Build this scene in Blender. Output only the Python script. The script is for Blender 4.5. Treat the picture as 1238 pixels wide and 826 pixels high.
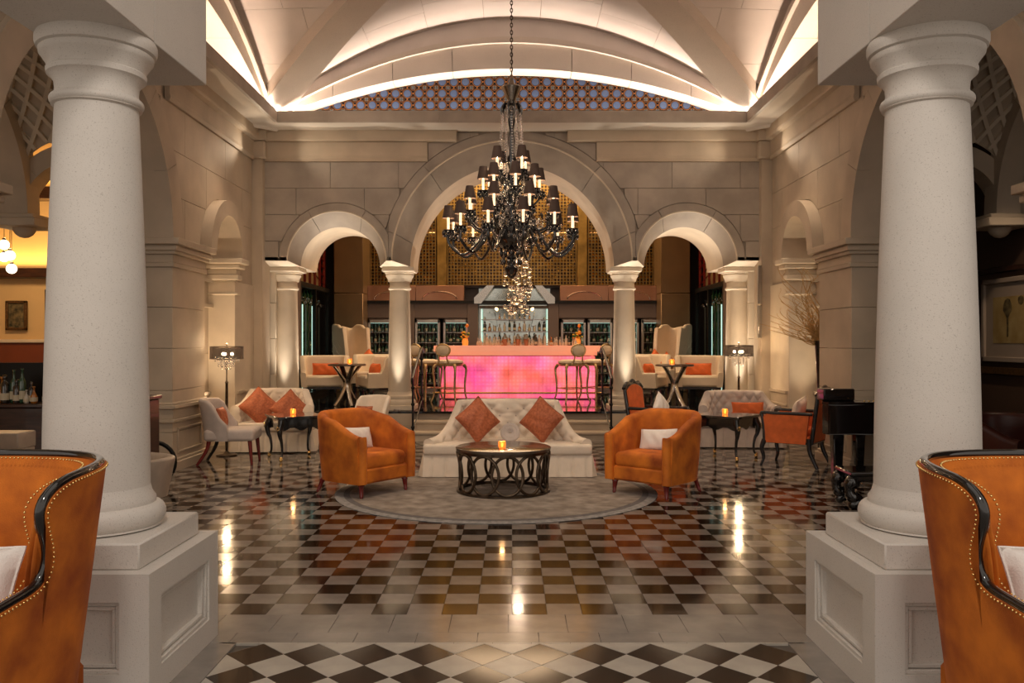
import bpy, bmesh, math, random
from math import sin, cos, pi, radians as R, sqrt, atan2, floor
from mathutils import Vector, Matrix
random.seed(7)
scene = bpy.context.scene
for o in list(bpy.data.objects): bpy.data.objects.remove(o)
C = scene.collection
# ---------------------------------------------------------------- camera, world, exposure
H = 1.55; FPX = 1033.0; CX = 619.0; CY = 413.0
cam = bpy.data.cameras.new('camera'); cam.sensor_width = 36; cam.lens = FPX/1238*36
cam.clip_start = .05; cam.clip_end = 100
co = bpy.data.objects.new('camera', cam); C.objects.link(co)
co.location = (0, 0, H); co.rotation_euler = (R(90), 0, 0); scene.camera = co
w = bpy.data.worlds.new('world'); scene.world = w; w.use_nodes = True
w.node_tree.nodes['Background'].inputs[0].default_value = (1.0, .87, .75, 1)
w.node_tree.nodes['Background'].inputs[1].default_value = .62
vs = scene.view_settings; vs.view_transform = 'Standard'; vs.look = 'None'
vs.exposure = 0.36; vs.gamma = 1; vs.use_curve_mapping = False

SC = []; SON = [True]; KS = 1.17
def lamp(name, kind, loc, power, color=(1, .8, .6), rot=(0, 0, 0), size=.1, spot=60, blend=.6, sy=None):
    l = bpy.data.lights.new(name, kind); l.energy = power; l.color = color
    if kind == 'AREA':
        l.size = size
        if sy: l.shape = 'RECTANGLE'; l.size_y = sy
    else: l.shadow_soft_size = size
    if kind == 'SPOT': l.spot_size = R(spot); l.spot_blend = blend
    o = bpy.data.objects.new(name, l); C.objects.link(o); o.location = loc; o.rotation_euler = rot
    if SON[0]: SC.append(o)
    return o
def aim(o, tgt):
    d = Vector(tgt)-o.location; o.rotation_euler = d.to_track_quat('-Z', 'Y').to_euler()
WARM = (1, .77, .52); WW = (1, .86, .70)
UP = (R(180), 0, 0)
# cove strips hidden in the channel behind the ceiling fascia (they shine up onto the vault)
lamp('cove_light_back', 'AREA', (0, 11.27, 4.50), 64, (1, .80, .66), (R(196), 0, 0), 5.9, sy=.05)
lamp('cove_light_lunette', 'AREA', (0, 11.48, 4.50), 6, (1, .80, .66), UP, 5.9, sy=.08)
for s in (-1, 1):
    lamp('cove_light_side', 'AREA', (s*3.15, 8.1, 4.50), 38, (1, .74, .55), (0, R(s*16+180), 0), .05, sy=5.9)
    lamp('cove_light_outer', 'AREA', (s*3.36, 8.1, 4.50), 2.5, (1, .74, .55), UP, .08, sy=5.9)
    o = lamp('cove_corner_spot', 'SPOT', (s*3.15, 11.27, 4.50), 95, (1, .84, .7), size=.05, spot=120, blend=1)
    aim(o, (s*1.6, 9.6, 5.9))
# unseen fill spots added for general warm light in the hall
for x, y, p, tx, ty in ((-2.9, 7.4, 120, -1.6, 8.6), (2.9, 7.4, 120, 1.6, 8.6), (-.4, 6.2, 170, -.1, 8.6), (-3.2, 9.9, 45, -2.9, 10.6), (3.2, 9.9, 45, 2.9, 10.6)):
    o = lamp('hall_fill_spot', 'SPOT', (x, y, 4.40 if abs(x) > 1 else 5.2), p, (1, .76, .54), size=.16, spot=75, blend=.9)
    aim(o, (tx, ty, 0))
for s in (-1, 1):       # wall washers under the ceiling soffit
    o = lamp('wall_washer', 'SPOT', (s*2.2, 9.2, 4.38), 30, (1, .80, .62), size=.1, spot=110, blend=1); aim(o, (s*2.0, 11.75, 3.0))
    o = lamp('wall_washer', 'SPOT', (s*2.0, 9.0, 4.38), 22, (1, .74, .50), size=.1, spot=90, blend=1); aim(o, (s*3.5, 10.4, 2.2))
for s in (-1, 1):       # unseen spots added near the corner pilasters to brighten the ceiling soffit
    o = lamp('soffit_fill_spot', 'SPOT', (s*3.2, 11.45, 4.05), 12, (1, .82, .62), size=.03, spot=100, blend=1); aim(o, (s*.6, 11.35, 4.45))
    o = lamp('soffit_fill_spot', 'SPOT', (s*3.3, 11.3, 4.05), 12, (1, .80, .58), size=.03, spot=100, blend=1); aim(o, (s*3.35, 8.4, 4.45))
# floor uplights in front of each arcade column
for x in (-3.215, -1.605, 1.605, 3.215):
    o = lamp('column_uplight_beam', 'SPOT', (x, 11.90, .64), 80, WW, size=.03, spot=40, blend=1); aim(o, (x, 12.10, 3.0))
for x in (-3.215, -1.605, 1.605, 3.215):    # arch lights behind the capitals, shining up under the arches
    for dx in (-.36, .36):
        o = lamp('arch_uplight_beam', 'SPOT', (x+dx*.9, 12.35, .66), 120, WW, size=.03, spot=55, blend=.9); aim(o, (x+dx, 12.3, 2.9))
SON[0] = False
for s in (-1, 1):       # unseen spots added in front to brighten the two big columns
    o = lamp('front_fill_spot', 'SPOT', (s*.7, .6, 4.3), 150, (1, .90, .80), size=.25, spot=80, blend=1); aim(o, (s*2.0, 4.0, 1.4))
SON[0] = True

# ---------------------------------------------------------------- materials
def nt(name):
    m = bpy.data.materials.new(name); m.use_nodes = True
    return m, m.node_tree, m.node_tree.nodes['Principled BSDF']
def mat(name, col, rough=.6, metal=0, var=0, scale=4, bump=0, bscale=30, spec=.5, sheen=0, coat=0, trans=0, ior=1.45, emit=None, es=0, col2=None, stretch=(1, 1, 1), detail=4):
    m, t, b = nt(name); N = t.nodes; L = t.links
    c = (*col, 1)
    b.inputs['Base Color'].default_value = c; b.inputs['Roughness'].default_value = rough
    b.inputs['Metallic'].default_value = metal; b.inputs['Specular IOR Level'].default_value = spec
    b.inputs['IOR'].default_value = ior
    if sheen: b.inputs['Sheen Weight'].default_value = sheen; b.inputs['Sheen Roughness'].default_value = .35; b.inputs['Sheen Tint'].default_value = (*[min(1, k*1.6+.1) for k in col], 1)
    if coat: b.inputs['Coat Weight'].default_value = coat; b.inputs['Coat Roughness'].default_value = .05
    if trans: b.inputs['Transmission Weight'].default_value = trans
    if emit: b.inputs['Emission Color'].default_value = (*emit, 1); b.inputs['Emission Strength'].default_value = es
    if var or col2 or bump:
        tc = N.new('ShaderNodeTexCoord'); mp = N.new('ShaderNodeMapping'); mp.inputs['Scale'].default_value = stretch
        L.new(tc.outputs['Object'], mp.inputs[0])
    if var or col2:
        n = N.new('ShaderNodeTexNoise'); n.inputs['Scale'].default_value = scale; n.inputs['Detail'].default_value = detail
        L.new(mp.outputs[0], n.inputs['Vector'])
        r = N.new('ShaderNodeValToRGB'); r.color_ramp.elements[0].position = .32; r.color_ramp.elements[1].position = .68
        a = col if col2 else tuple(k*(1-var) for k in col); z = col2 if col2 else tuple(min(1, k*(1+var)) for k in col)
        r.color_ramp.elements[0].color = (*a, 1); r.color_ramp.elements[1].color = (*z, 1)
        L.new(n.outputs[0], r.inputs[0]); L.new(r.outputs[0], b.inputs['Base Color'])
    if bump:
        n2 = N.new('ShaderNodeTexNoise'); n2.inputs['Scale'].default_value = bscale; n2.inputs['Detail'].default_value = 5
        L.new(mp.outputs[0], n2.inputs['Vector'])
        bp = N.new('ShaderNodeBump'); bp.inputs['Strength'].default_value = bump; bp.inputs['Distance'].default_value = .01
        L.new(n2.outputs[0], bp.inputs['Height']); L.new(bp.outputs[0], b.inputs['Normal'])
    return m
def speckled(name, col, dark, amount=.6, scale=165):
    m, t, b = nt(name); N = t.nodes; L = t.links
    tc = N.new('ShaderNodeTexCoord'); n = N.new('ShaderNodeTexNoise'); n.inputs['Scale'].default_value = 3; n.inputs['Detail'].default_value = 6
    L.new(tc.outputs['Object'], n.inputs['Vector'])
    r = N.new('ShaderNodeValToRGB'); r.color_ramp.elements[0].color = (*[k*.9 for k in col], 1); r.color_ramp.elements[1].color = (*[min(1, k*1.08) for k in col], 1)
    L.new(n.outputs[0], r.inputs[0])
    v = N.new('ShaderNodeTexNoise'); v.inputs['Scale'].default_value = scale; v.inputs['Detail'].default_value = 2
    L.new(tc.outputs['Object'], v.inputs['Vector'])
    r2 = N.new('ShaderNodeValToRGB'); r2.color_ramp.elements[0].position = .30; r2.color_ramp.elements[0].color = (amount, amount, amount, 1); r2.color_ramp.elements[1].position = .38; r2.color_ramp.elements[1].color = (0, 0, 0, 1)
    L.new(v.outputs[0], r2.inputs[0])
    mx = N.new('ShaderNodeMix'); mx.data_type = 'RGBA'; L.new(r2.outputs[0], mx.inputs['Factor']); L.new(r.outputs[0], mx.inputs['A']); mx.inputs['B'].default_value = (*dark, 1)
    L.new(mx.outputs['Result'], b.inputs['Base Color']); b.inputs['Roughness'].default_value = .62
    bp = N.new('ShaderNodeBump'); bp.inputs['Strength'].default_value = .25; bp.inputs['Distance'].default_value = .004
    L.new(v.outputs[0], bp.inputs['Height']); L.new(bp.outputs[0], b.inputs['Normal'])
    return m
M = dict(
 stone=mat('limestone', (.50, .41, .31), .7, var=.12, scale=2.2, bump=.12, bscale=60),
 stone_lt=mat('pale limestone', (.64, .55, .43), .65, var=.08, scale=3, bump=.1, bscale=60),
 stone_gr=mat('grey limestone', (.38, .325, .27), .6, var=.15, scale=3, bump=.1, bscale=50),
 joint=mat('stone joint', (.30, .25, .20), .9),
 column=speckled('speckled pale stone', (.66, .62, .57), (.32, .28, .25)),
 vault=mat('vault plaster stone', (.60, .54, .50), .8, var=.06, scale=2, bump=.1, bscale=120),
 rib=speckled('speckled rib stone', (.60, .53, .46), (.24, .2, .18), .5, 120),
 ceil=mat('ceiling plaster', (.58, .52, .45), .8, var=.05, scale=1.5),
 tile_d=mat('dark brown marble', (.010, .006, .004), .09, col2=(.035, .016, .008), scale=5, spec=.6),
 tile_l=mat('grey marble', (.20, .175, .155), .13, col2=(.27, .235, .205), scale=6, spec=.6),
 slab=mat('warm grey marble slab', (.20, .18, .16), .14, col2=(.29, .26, .23), scale=5, spec=.6),
 diamond=mat('cream marble', (.40, .37, .32), .16, col2=(.5, .46, .4), scale=6, spec=.5),
 grout=mat('floor grout', (.10, .085, .07), .5),
 black_floor=mat('black granite', (.012, .011, .010), .06, spec=.6),
 orange=mat('orange velvet', (.27, .050, .004), .75, col2=(.70, .20, .016), scale=4.5, sheen=.3, bump=.12, bscale=200, detail=7),
 orange2=mat('orange wool', (.62, .13, .03), .8, var=.15, scale=10, sheen=.3),
 terra=mat('terracotta silk', (.30, .075, .03), .6, col2=(.50, .15, .06), scale=40, sheen=.3, bump=.3, bscale=90, detail=8),
 cream=mat('cream linen', (.74, .65, .54), .8, var=.06, scale=8, sheen=.2, bump=.1, bscale=300),
 cream2=mat('ivory leather', (.72, .60, .45), .55, var=.05, scale=4),
 lilac=mat('pale mauve linen', (.52, .45, .41), .8, var=.08, scale=10, sheen=.2),
 white=mat('white linen', (.80, .76, .72), .8, var=.05, scale=20, bump=.3, bscale=150),
 lacquer=mat('black lacquer', (.008, .007, .007), .1, coat=1),
 blackwood=mat('ebonised wood', (.016, .015, .016), .25, coat=.4),
 redwood=mat('red mahogany', (.16, .012, .010), .2, coat=.5),
 walnut=mat('dark walnut', (.045, .016, .008), .3, var=.4, scale=6, stretch=(1, 1, 6), coat=.3),
 bronze=mat('dark bronze', (.09, .065, .045), .35, metal=.9, var=.4, scale=18),
 bronze_top=mat('smoked bronze glass', (.11, .085, .065), .12, metal=.3, spec=.8),
 brass=mat('polished brass', (.85, .58, .22), .22, metal=1),
 gold=mat('antique gold leaf', (.55, .40, .20), .4, metal=.7, var=.2, scale=20),
 lattice=mat('gilded lattice', (.27, .17, .05), .35, metal=.85, var=.3, scale=5),
 copper=mat('copper panel', (.33, .165, .10), .22, metal=.6, var=.1, scale=2),
 pillar=mat('brown lacquer panel', (.20, .125, .06), .28, metal=.35, var=.1, scale=2),
 taupe=mat('taupe panel', (.16, .12, .10), .35, metal=.3),
 steel=mat('brushed steel', (.40, .38, .36), .3, metal=1),
 iron=mat('black wrought iron', (.012, .011, .01), .35, metal=.5),
 cryst=mat('clear crystal', (1, 1, 1), .02, trans=1, ior=1.5),
 bcryst=mat('black cut crystal', (.006, .006, .007), .04, spec=1, coat=1),
 amber=mat('amber glass', (.9, .35, .08), .1, trans=.6, emit=(1, .34, .05), es=.35),
 flame=mat('flame', (1, .6, .2), emit=(1, .62, .22), es=14),
 bulb=mat('lamp bulb glow', (1, .8, .5), emit=(1, .70, .40), es=150),
 bulb2=mat('lamp bulb soft glow', (1, .8, .5), emit=(1, .72, .42), es=45),
 candle=mat('self-lit ivory candle tube', (.9, .8, .65), .5, emit=(1, .70, .42), es=1.0),  # emission paints the bulb's light onto the tube
 shade=mat('brown silk shade', (.045, .026, .020), .8),
 shade_in=mat('cream shade lining', (.9, .75, .55), .7),
 globe=mat('opal globe glass', (1, .9, .75), .3, emit=(1, .80, .52), es=3.0),
 creamwall=mat('cream painted wall', (.70, .47, .22), .7, var=.04, scale=2),
 redwall=mat('oxblood wainscot', (.20, .045, .015), .5, var=.1, scale=2),
 brownwall=mat('brown grasscloth wall', (.085, .046, .028), .7, var=.25, scale=40, stretch=(8, 8, .4)),
 rug=mat('grey patterned rug', (.17, .14, .115), .95, col2=(.33, .29, .25), scale=7, bump=.4, bscale=120, detail=9),
 rug2=mat('pale rug border', (.26, .25, .24), .95, var=.25, scale=22, bump=.3, bscale=120),
 rug3=mat('dark rug line', (.13, .12, .12), .95, var=.2, scale=22),
 twig=mat('golden twig', (.55, .34, .13), .6, var=.2, scale=30),
 blue=mat('blue enamel tile', (.030, .052, .110), .8, var=.15, scale=14),
 amberline=mat('ochre enamel', (.34, .14, .03), .8, spec=.1),
 nightblue=mat('dark enamel', (.008, .007, .009), .9, spec=.05),
 paleblue=mat('pale grey enamel', (.08, .10, .11), .4),
 greenb=mat('green bottle glass', (.02, .07, .035), .06, spec=.9, coat=1),
 clearb=mat('clear bottle glass', (.55, .50, .42), .06, spec=.9, coat=1),
 darkb=mat('dark bottle glass', (.02, .012, .008), .06, spec=.9, coat=1),
 amberb=mat('amber spirit bottle', (.40, .14, .02), .08, spec=.8, coat=1),
 label=mat('paper label', (.6, .52, .38), .6),
 coolstrip=mat('cool cabinet light', (.6, 1, .85), emit=(.65, 1.0, .85), es=.7),
 warmstrip=mat('warm shelf light', (1, .7, .3), emit=(1, .55, .18), es=1.6),
 leaf=mat('green leaf', (.05, .14, .02), .5), petal=mat('orange petal', (.85, .28, .03), .5), ypetal=mat('yellow petal', (.85, .55, .05), .5),
 leather=mat('brown leather', (.12, .05, .025), .45),
 marblecr=mat('veined cream marble', (.50, .42, .34), .3, var=.2, scale=4),
 silver=mat('silvered base', (.55, .50, .44), .18, metal=1),
 mirror=mat('antiqued mirror', (.42, .44, .40), .08, metal=1, var=.2, scale=6),
 canvas=mat('aged painting', (.30, .19, .06), .7, col2=(.45, .33, .14), scale=5, detail=8),
 oldpaint=mat('dark oil painting', (.02, .02, .012), .5, col2=(.22, .16, .07), scale=16, detail=8),
 mount=mat('grey picture mount', (.36, .28, .22), .6),
 gframe=mat('carved gilt frame', (.12, .06, .02), .4, metal=.4, var=.4, scale=30),
 glassp=mat('window glass', (1, 1, 1), .02, trans=1, ior=1.02),
)
def onyx():
    m, t, b = nt('backlit pink onyx'); N = t.nodes; L = t.links
    tc = N.new('ShaderNodeTexCoord'); n = N.new('ShaderNodeTexNoise'); n.inputs['Scale'].default_value = 1.6; n.inputs['Detail'].default_value = 3
    geo = N.new('ShaderNodeNewGeometry'); L.new(geo.outputs['Position'], n.inputs['Vector'])
    r = N.new('ShaderNodeValToRGB'); e = r.color_ramp.elements
    e[0].position = .30; e[0].color = (.95, .10, .03, 1); e[1].position = .72; e[1].color = (.90, .05, .28, 1)
    k = e.new(.44); k.color = (.95, .13, .13, 1); k = e.new(.55); k.color = (1, .14, .24, 1)
    L.new(n.outputs[0], r.inputs[0])
    v = N.new('ShaderNodeTexNoise'); v.inputs['Scale'].default_value = 2.4; L.new(geo.outputs['Position'], v.inputs['Vector'])
    mr = N.new('ShaderNodeMapRange'); mr.inputs[1].default_value = .35; mr.inputs[2].default_value = .7; mr.inputs[3].default_value = .7; mr.inputs[4].default_value = 1.5
    L.new(v.outputs[0], mr.inputs[0])
    # a lattice of small lamps behind the stone
    sc = N.new('ShaderNodeVectorMath'); sc.operation = 'SCALE'; sc.inputs['Scale'].default_value = 1/.075; L.new(geo.outputs['Position'], sc.inputs[0])
    fr = N.new('ShaderNodeVectorMath'); fr.operation = 'FRACTION'; L.new(sc.outputs[0], fr.inputs[0])
    sx = N.new('ShaderNodeSeparateXYZ'); L.new(fr.outputs[0], sx.inputs[0])
    def tri(o):
        a = N.new('ShaderNodeMath'); a.operation = 'PINGPONG'; a.inputs[1].default_value = .5; L.new(o, a.inputs[0]); return a.outputs[0]
    mu = N.new('ShaderNodeMath'); mu.operation = 'MULTIPLY'; L.new(tri(sx.outputs[0]), mu.inputs[0]); L.new(tri(sx.outputs[2]), mu.inputs[1])
    ma = N.new('ShaderNodeMath'); ma.operation = 'MULTIPLY_ADD'; ma.inputs[1].default_value = 1.6; ma.inputs[2].default_value = .75; L.new(mu.outputs[0], ma.inputs[0])
    m2 = N.new('ShaderNodeMath'); m2.operation = 'MULTIPLY'; L.new(ma.outputs[0], m2.inputs[0]); L.new(mr.outputs[0], m2.inputs[1])
    L.new(r.outputs[0], b.inputs['Emission Color']); L.new(m2.outputs[0], b.inputs['Emission Strength'])
    b.inputs['Base Color'].default_value = (.5, .2, .2, 1); b.inputs['Roughness'].default_value = .2
    return m
M['onyx'] = onyx()
M['onyx_top'] = mat('peach onyx counter', (.75, .40, .28), .2, var=.06, scale=3, emit=(1, .33, .18), es=.42)

# ---------------------------------------------------------------- mesh helpers
def nb(): return bmesh.new()
def obj(name, bm, m, parent=None, label=None, cat=None, group=None, kind=None, loc=None, rot=None, angle=44, recalc=True):
    if recalc: bmesh.ops.recalc_face_normals(bm, faces=bm.faces)
    me = bpy.data.meshes.new(name); bm.to_mesh(me); bm.free()
    me.polygons.foreach_set('use_smooth', [True]*len(me.polygons)); me.set_sharp_from_angle(angle=R(angle))
    me.materials.append(M[m] if isinstance(m, str) else m)
    o = bpy.data.objects.new(name, me); C.objects.link(o)
    if parent: o.parent = parent
    elif SON[0]: SC.append(o)
    if loc: o.location = loc
    if rot: o.rotation_euler = rot
    return tag(o, label, cat, group, kind)
def tag(o, label=None, cat=None, group=None, kind=None):
    for k, v in (('label', label), ('category', cat), ('group', group), ('kind', kind)):
        if v: o[k] = v
    return o
def thing(name, label, cat, loc=(0, 0, 0), rz=0, group=None, kind=None):
    o = bpy.data.objects.new(name, None); C.objects.link(o); o.location = loc; o.rotation_euler = (0, 0, rz); o.empty_display_size = .1
    if SON[0]: SC.append(o)
    return tag(o, label, cat, group, kind)
def share(name, me, parent, loc=(0, 0, 0), rot=(0, 0, 0), scale=None, kind=None):
    o = bpy.data.objects.new(name, me); C.objects.link(o); o.parent = parent; o.location = loc; o.rotation_euler = rot
    if scale: o.scale = scale
    if kind: o['kind'] = kind
    return o
def dup(root, loc, rz=None, label=None, group=None):
    r = root.copy(); C.objects.link(r); r.location = loc
    if rz is not None: r.rotation_euler = (0, 0, rz)
    if label: r['label'] = label
    if group: r['group'] = group
    for ch in list(root.children):
        c = ch.copy(); C.objects.link(c); c.parent = r
        for g in list(ch.children):
            d = g.copy(); C.objects.link(d); d.parent = c
    return r
def box(bm, c, s, bev=0, rz=0, seg=1, taper=None):
    mt = Matrix.Translation(c) @ Matrix.Rotation(rz, 4, 'Z') @ Matrix.Diagonal((s[0], s[1], s[2], 1))
    r = bmesh.ops.create_cube(bm, size=1, matrix=mt); v = r['verts']
    if taper:
        for q in v:
            if q.co.z < c[2]: q.co.x = c[0]+(q.co.x-c[0])*taper; q.co.y = c[1]+(q.co.y-c[1])*taper
    if bev:
        e = list({e for q in v for e in q.link_edges})
        bmesh.ops.bevel(bm, geom=e, offset=bev, segments=seg, profile=.5, affect='EDGES', clamp_overlap=True)
def b2(bm, x0, x1, y0, y1, z0, z1, bev=0): box(bm, ((x0+x1)/2, (y0+y1)/2, (z0+z1)/2), (abs(x1-x0), abs(y1-y0), abs(z1-z0)), bev)
def lathe(bm, prof, n=24, c=(0, 0, 0), a0=0, a1=2*pi):
    full = abs(a1-a0-2*pi) < 1e-6; rings = []
    for r, z in prof:
        rings.append([bm.verts.new((c[0]+r*cos(a0+(a1-a0)*i/n), c[1]+r*sin(a0+(a1-a0)*i/n), c[2]+z)) for i in range(n if full else n+1)])
    for a, b in zip(rings, rings[1:]):
        k = len(a)
        for i in range(k if full else k-1): bm.faces.new((a[i], a[(i+1) % k], b[(i+1) % k], b[i]))
    if full and len(prof) > 3 and sqrt((prof[0][0]-prof[-1][0])**2+(prof[0][1]-prof[-1][1])**2) < .03 and prof[0][0] > .04:
        for i in range(n): bm.faces.new((rings[-1][i], rings[-1][(i+1) % n], rings[0][(i+1) % n], rings[0][i]))
    elif full:
        if prof[0][0] > 1e-4: bm.faces.new(rings[0][::-1])
        if prof[-1][0] > 1e-4: bm.faces.new(rings[-1])
def tube(bm, pts, rad, n=8, closed=False, caps=True, flat=1.0):
    n = 10 if n in (7, 8) else n; pts = [Vector(p) for p in pts]; m = len(pts); rings = []; up = None
    for i, p in enumerate(pts):
        a = pts[(i-1) % m] if (closed or i > 0) else p; b = pts[(i+1) % m] if (closed or i < m-1) else p
        t = (b-a).normalized() if (b-a).length > 1e-9 else Vector((0, 0, 1))
        if up is None: up = Vector((0, 0, 1)) if abs(t.z) < .9 else Vector((1, 0, 0))
        u = up-t*up.dot(t)
        if u.length < 1e-5: u = t.orthogonal()
        u.normalize(); v = t.cross(u); up = u
        r = rad[i] if hasattr(rad, '__len__') else rad
        rings.append([bm.verts.new(p+u*(r*cos(2*pi*k/n))+v*(r*flat*sin(2*pi*k/n))) for k in range(n)])
    for i in range(m if closed else m-1):
        a = rings[i]; b = rings[(i+1) % m]
        for k in range(n): bm.faces.new((a[k], a[(k+1) % n], b[(k+1) % n], b[k]))
    if caps and not closed: bm.faces.new(rings[0][::-1]); bm.faces.new(rings[-1])
def sph(bm, c, r, seg=10, ring=7, sc=(1, 1, 1)):
    bmesh.ops.create_uvsphere(bm, u_segments=seg, v_segments=ring, radius=1, matrix=Matrix.Translation(c) @ Matrix.Diagonal((r*sc[0], r*sc[1], r*sc[2], 1)))
def ico(bm, c, r, sub=1, sc=(1, 1, 1)):
    bmesh.ops.create_icosphere(bm, subdivisions=sub, radius=1, matrix=Matrix.Translation(c) @ Matrix.Diagonal((r*sc[0], r*sc[1], r*sc[2], 1)))
def bez(pts, n=12):     # Catmull-Rom through pts
    out = []; P = [Vector(p) for p in pts]; P = [P[0]*2-P[1]]+P+[P[-1]*2-P[-2]]
    for i in range(1, len(P)-2):
        for k in range(n):
            t = k/n; a, b, c, d = P[i-1:i+3]
            out.append(.5*((2*b)+(c-a)*t+(2*a-5*b+4*c-d)*t*t+(-a+3*b-3*c+d)*t**3))
    out.append(P[-2]); return out
def grid(bm, f, nu, nv, closeu=False):
    V = [[bm.verts.new(f(i/nu, j/nv)) for j in range(nv+1)] for i in range(nu if closeu else nu+1)]
    for i in range(nu):
        a = V[i]; b = V[(i+1) % len(V)]
        for j in range(nv): bm.faces.new((a[j], b[j], b[j+1], a[j+1]))
    return V
def prism(bm, poly, f0, f1):     # poly = 2D points, f0 and f1 map them to two parallel 3D outlines
    a = [bm.verts.new(f0(*p)) for p in poly]; b = [bm.verts.new(f1(*p)) for p in poly]; n = len(poly)
    for i in range(n): bm.faces.new((a[i], a[(i+1) % n], b[(i+1) % n], b[i]))
    bm.faces.new(a[::-1]); bm.faces.new(b)
def pillow(name, m, w_, h_, t_, parent=None, loc=(0, 0, 0), rot=(0, 0, 0), piping=True, **kw):
    bm = nb(); n = 16
    def f(sg):
        def g(u, v):
            a = u*2-1; b = v*2-1
            k = max(0, (1-abs(a)**2.6))*max(0, (1-abs(b)**2.6))
            x = a*w_/2*(1-.07*(1-abs(a)**1.5)*0-.06*(1-b*b)*abs(a)); z = b*h_/2*(1-.06*(1-a*a)*abs(b))
            wr = .006*sin(a*9+b*4)*k
            return (x, sg*(t_/2*k**.42+wr), z)
        return g
    grid(bm, f(1), n, n); grid(bm, f(-1), n, n)
    if piping:
        ps = []
        for i in range(4*n):
            s, q = divmod(i, n); t = q/n*2-1
            a, b = [(t, -1), (1, t), (-t, 1), (-1, -t)][s]
            ps.append((a*w_/2*(1-.06*(1-b*b)*abs(a)), 0, b*h_/2*(1-.06*(1-a*a)*abs(b))))
        tube(bm, ps, .006, 5, closed=True)
    bmesh.ops.remove_doubles(bm, verts=bm.verts, dist=.0005)
    return obj(name, bm, m, parent, loc=loc, rot=rot, angle=60, **kw)
# upholstered shell: plan path (x,y), bottom z, top z(i), thickness; inner face can be tufted
def shell(bm, path, z0, tops, th, flare=0, nz=8, tuft=None, round_=.5, base_in=0, thf=None):
    n = len(path); P = [Vector((p[0], p[1], 0)) for p in path]; S = [0]
    for i in range(1, n): S.append(S[-1]+(P[i]-P[i-1]).length)
    rows = []
    for i in range(n):
        t = (P[min(i+1, n-1)]-P[max(i-1, 0)]).normalized(); nrm = Vector((-t.y, t.x, 0))
        zt = tops(i/(n-1)) if callable(tops) else tops; T = thf(i/(n-1)) if thf else th
        r = T*round_; row = []
        def pt(off, z):
            f = flare*(z-z0)-base_in*max(0, 1-(z-z0)/.25)
            q = P[i]+nrm*(off+f); return (q.x, q.y, z)
        for j in range(nz+1): row.append(pt(0, z0+(zt-r-z0)*j/nz))
        for k in range(1, 6):
            a = pi*k/6; row.append(pt(-T/2+T/2*cos(a), zt-r+r*sin(a)))
        for j in range(nz+1):
            v = 1-j/nz; z = z0+(zt-r-z0)*v; d = tuft(S[i], z, S[-1]) if tuft else 0
            row.append(pt(-T-d, z))
        rows.append([bm.verts.new(q) for q in row])
    for a, b in zip(rows, rows[1:]):
        for k in range(len(a)-1): bm.faces.new((a[k], a[k+1], b[k+1], b[k]))
        bm.faces.new((a[-1], a[0], b[0], b[-1]))
    bm.faces.new(rows[0]); bm.faces.new(rows[-1][::-1])
def upath(wd, dp, n=32, k=3.2, open_=0.0, back=None):   # U opening to -Y : from (-w/2,-dp/2) round the back (+Y) to (w/2,-dp/2)
    out = []
    back = back or wd
    for i in range(n+1):
        t = i/n
        if t < .25: out.append((-wd/2-open_*(1-t/.25), -dp/2+dp*.5*t/.25))
        elif t > .75: out.append((wd/2+open_*(t-.75)/.25, -dp/2+dp*.5*(1-t)/.25))
        else:
            a = pi-(t-.25)*2*pi; c, s = cos(a), sin(a)
            out.append((math.copysign(abs(c)**(2/k), c)*wd/2, abs(s)**(2/k)*dp/2))
    return out
def sm(t): t = max(0, min(1, t)); return t*t*(3-2*t)
def tufter(su, sv, amp, s_off=0, z_off=0):
    def f(s, z, L):
        a = (s-L/2)/su; b = (z-z_off)/sv
        p = abs(sin(pi*(a+b)/2)); q = abs(sin(pi*(a-b)/2))
        return amp*(min(p, 1)*min(q, 1))**.5-amp*.6
    return f
# ================================================================ SETTING
TS = .2
SON[0] = False
# ---- floor: base slab, tiles nearest the camera one by one, the rest joined
bm = nb(); b2(bm, -10.6, 10.6, -4, 14.6, -.2, -.012)
FL = obj('floor', bm, 'grout', kind='structure', label='polished floor of dark and grey marble checkerboard')
def tile_mesh(name, w_, d_, h_=.012, m='tile_d', dia=False):
    bm = nb(); a, b = w_/2, d_/2
    pts = [(0, -b), (a, 0), (0, b), (-a, 0)] if dia else [(-a, -b), (a, -b), (a, b), (-a, b)]
    k = .994
    lo = [bm.verts.new((x, y, -h_)) for x, y in pts]; mi = [bm.verts.new((x, y, -.0008)) for x, y in pts]; hi = [bm.verts.new((x*k, y*k, 0)) for x, y in pts]
    for i in range(4):
        j = (i+1) % 4; bm.faces.new((lo[i], lo[j], mi[j], mi[i])); bm.faces.new((mi[i], mi[j], hi[j], hi[i]))
    bm.faces.new(hi)
    me = bpy.data.meshes.new(name); bm.to_mesh(me); bm.free(); me.materials.append(M[m]); return me
TD = tile_mesh('floor_tile', TS*.988, TS*.988); TL = tile_mesh('floor_tile', TS*.988, TS*.988, m='tile_l')
tiles = []
for i in range(-21, 21):
    for j in range(0, 46):
        x, y = (i+.5)*TS, 4.85+(j+.5)*TS
        if abs(x) > 4.2 or y > 13.9: continue
        vis = abs(x)/y < .62
        tiles.append((y+(0 if vis else 50), x, y, (i+j) % 2))
tiles.sort()
cnt = 0; rest = {0: nb(), 1: nb()}
def tilt(x, y): return (random.uniform(-.0009, .0009), random.uniform(-.0009, .0009), 0)
for k, x, y, par in tiles:
    if cnt < 290: share('floor_tile', TL if par else TD, FL, (x, y, 0), tilt(x, y)); cnt += 1
    else: b2(rest[par], x-TS*.494, x+TS*.494, y-TS*.494, y+TS*.494, -.012, 0)
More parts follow.
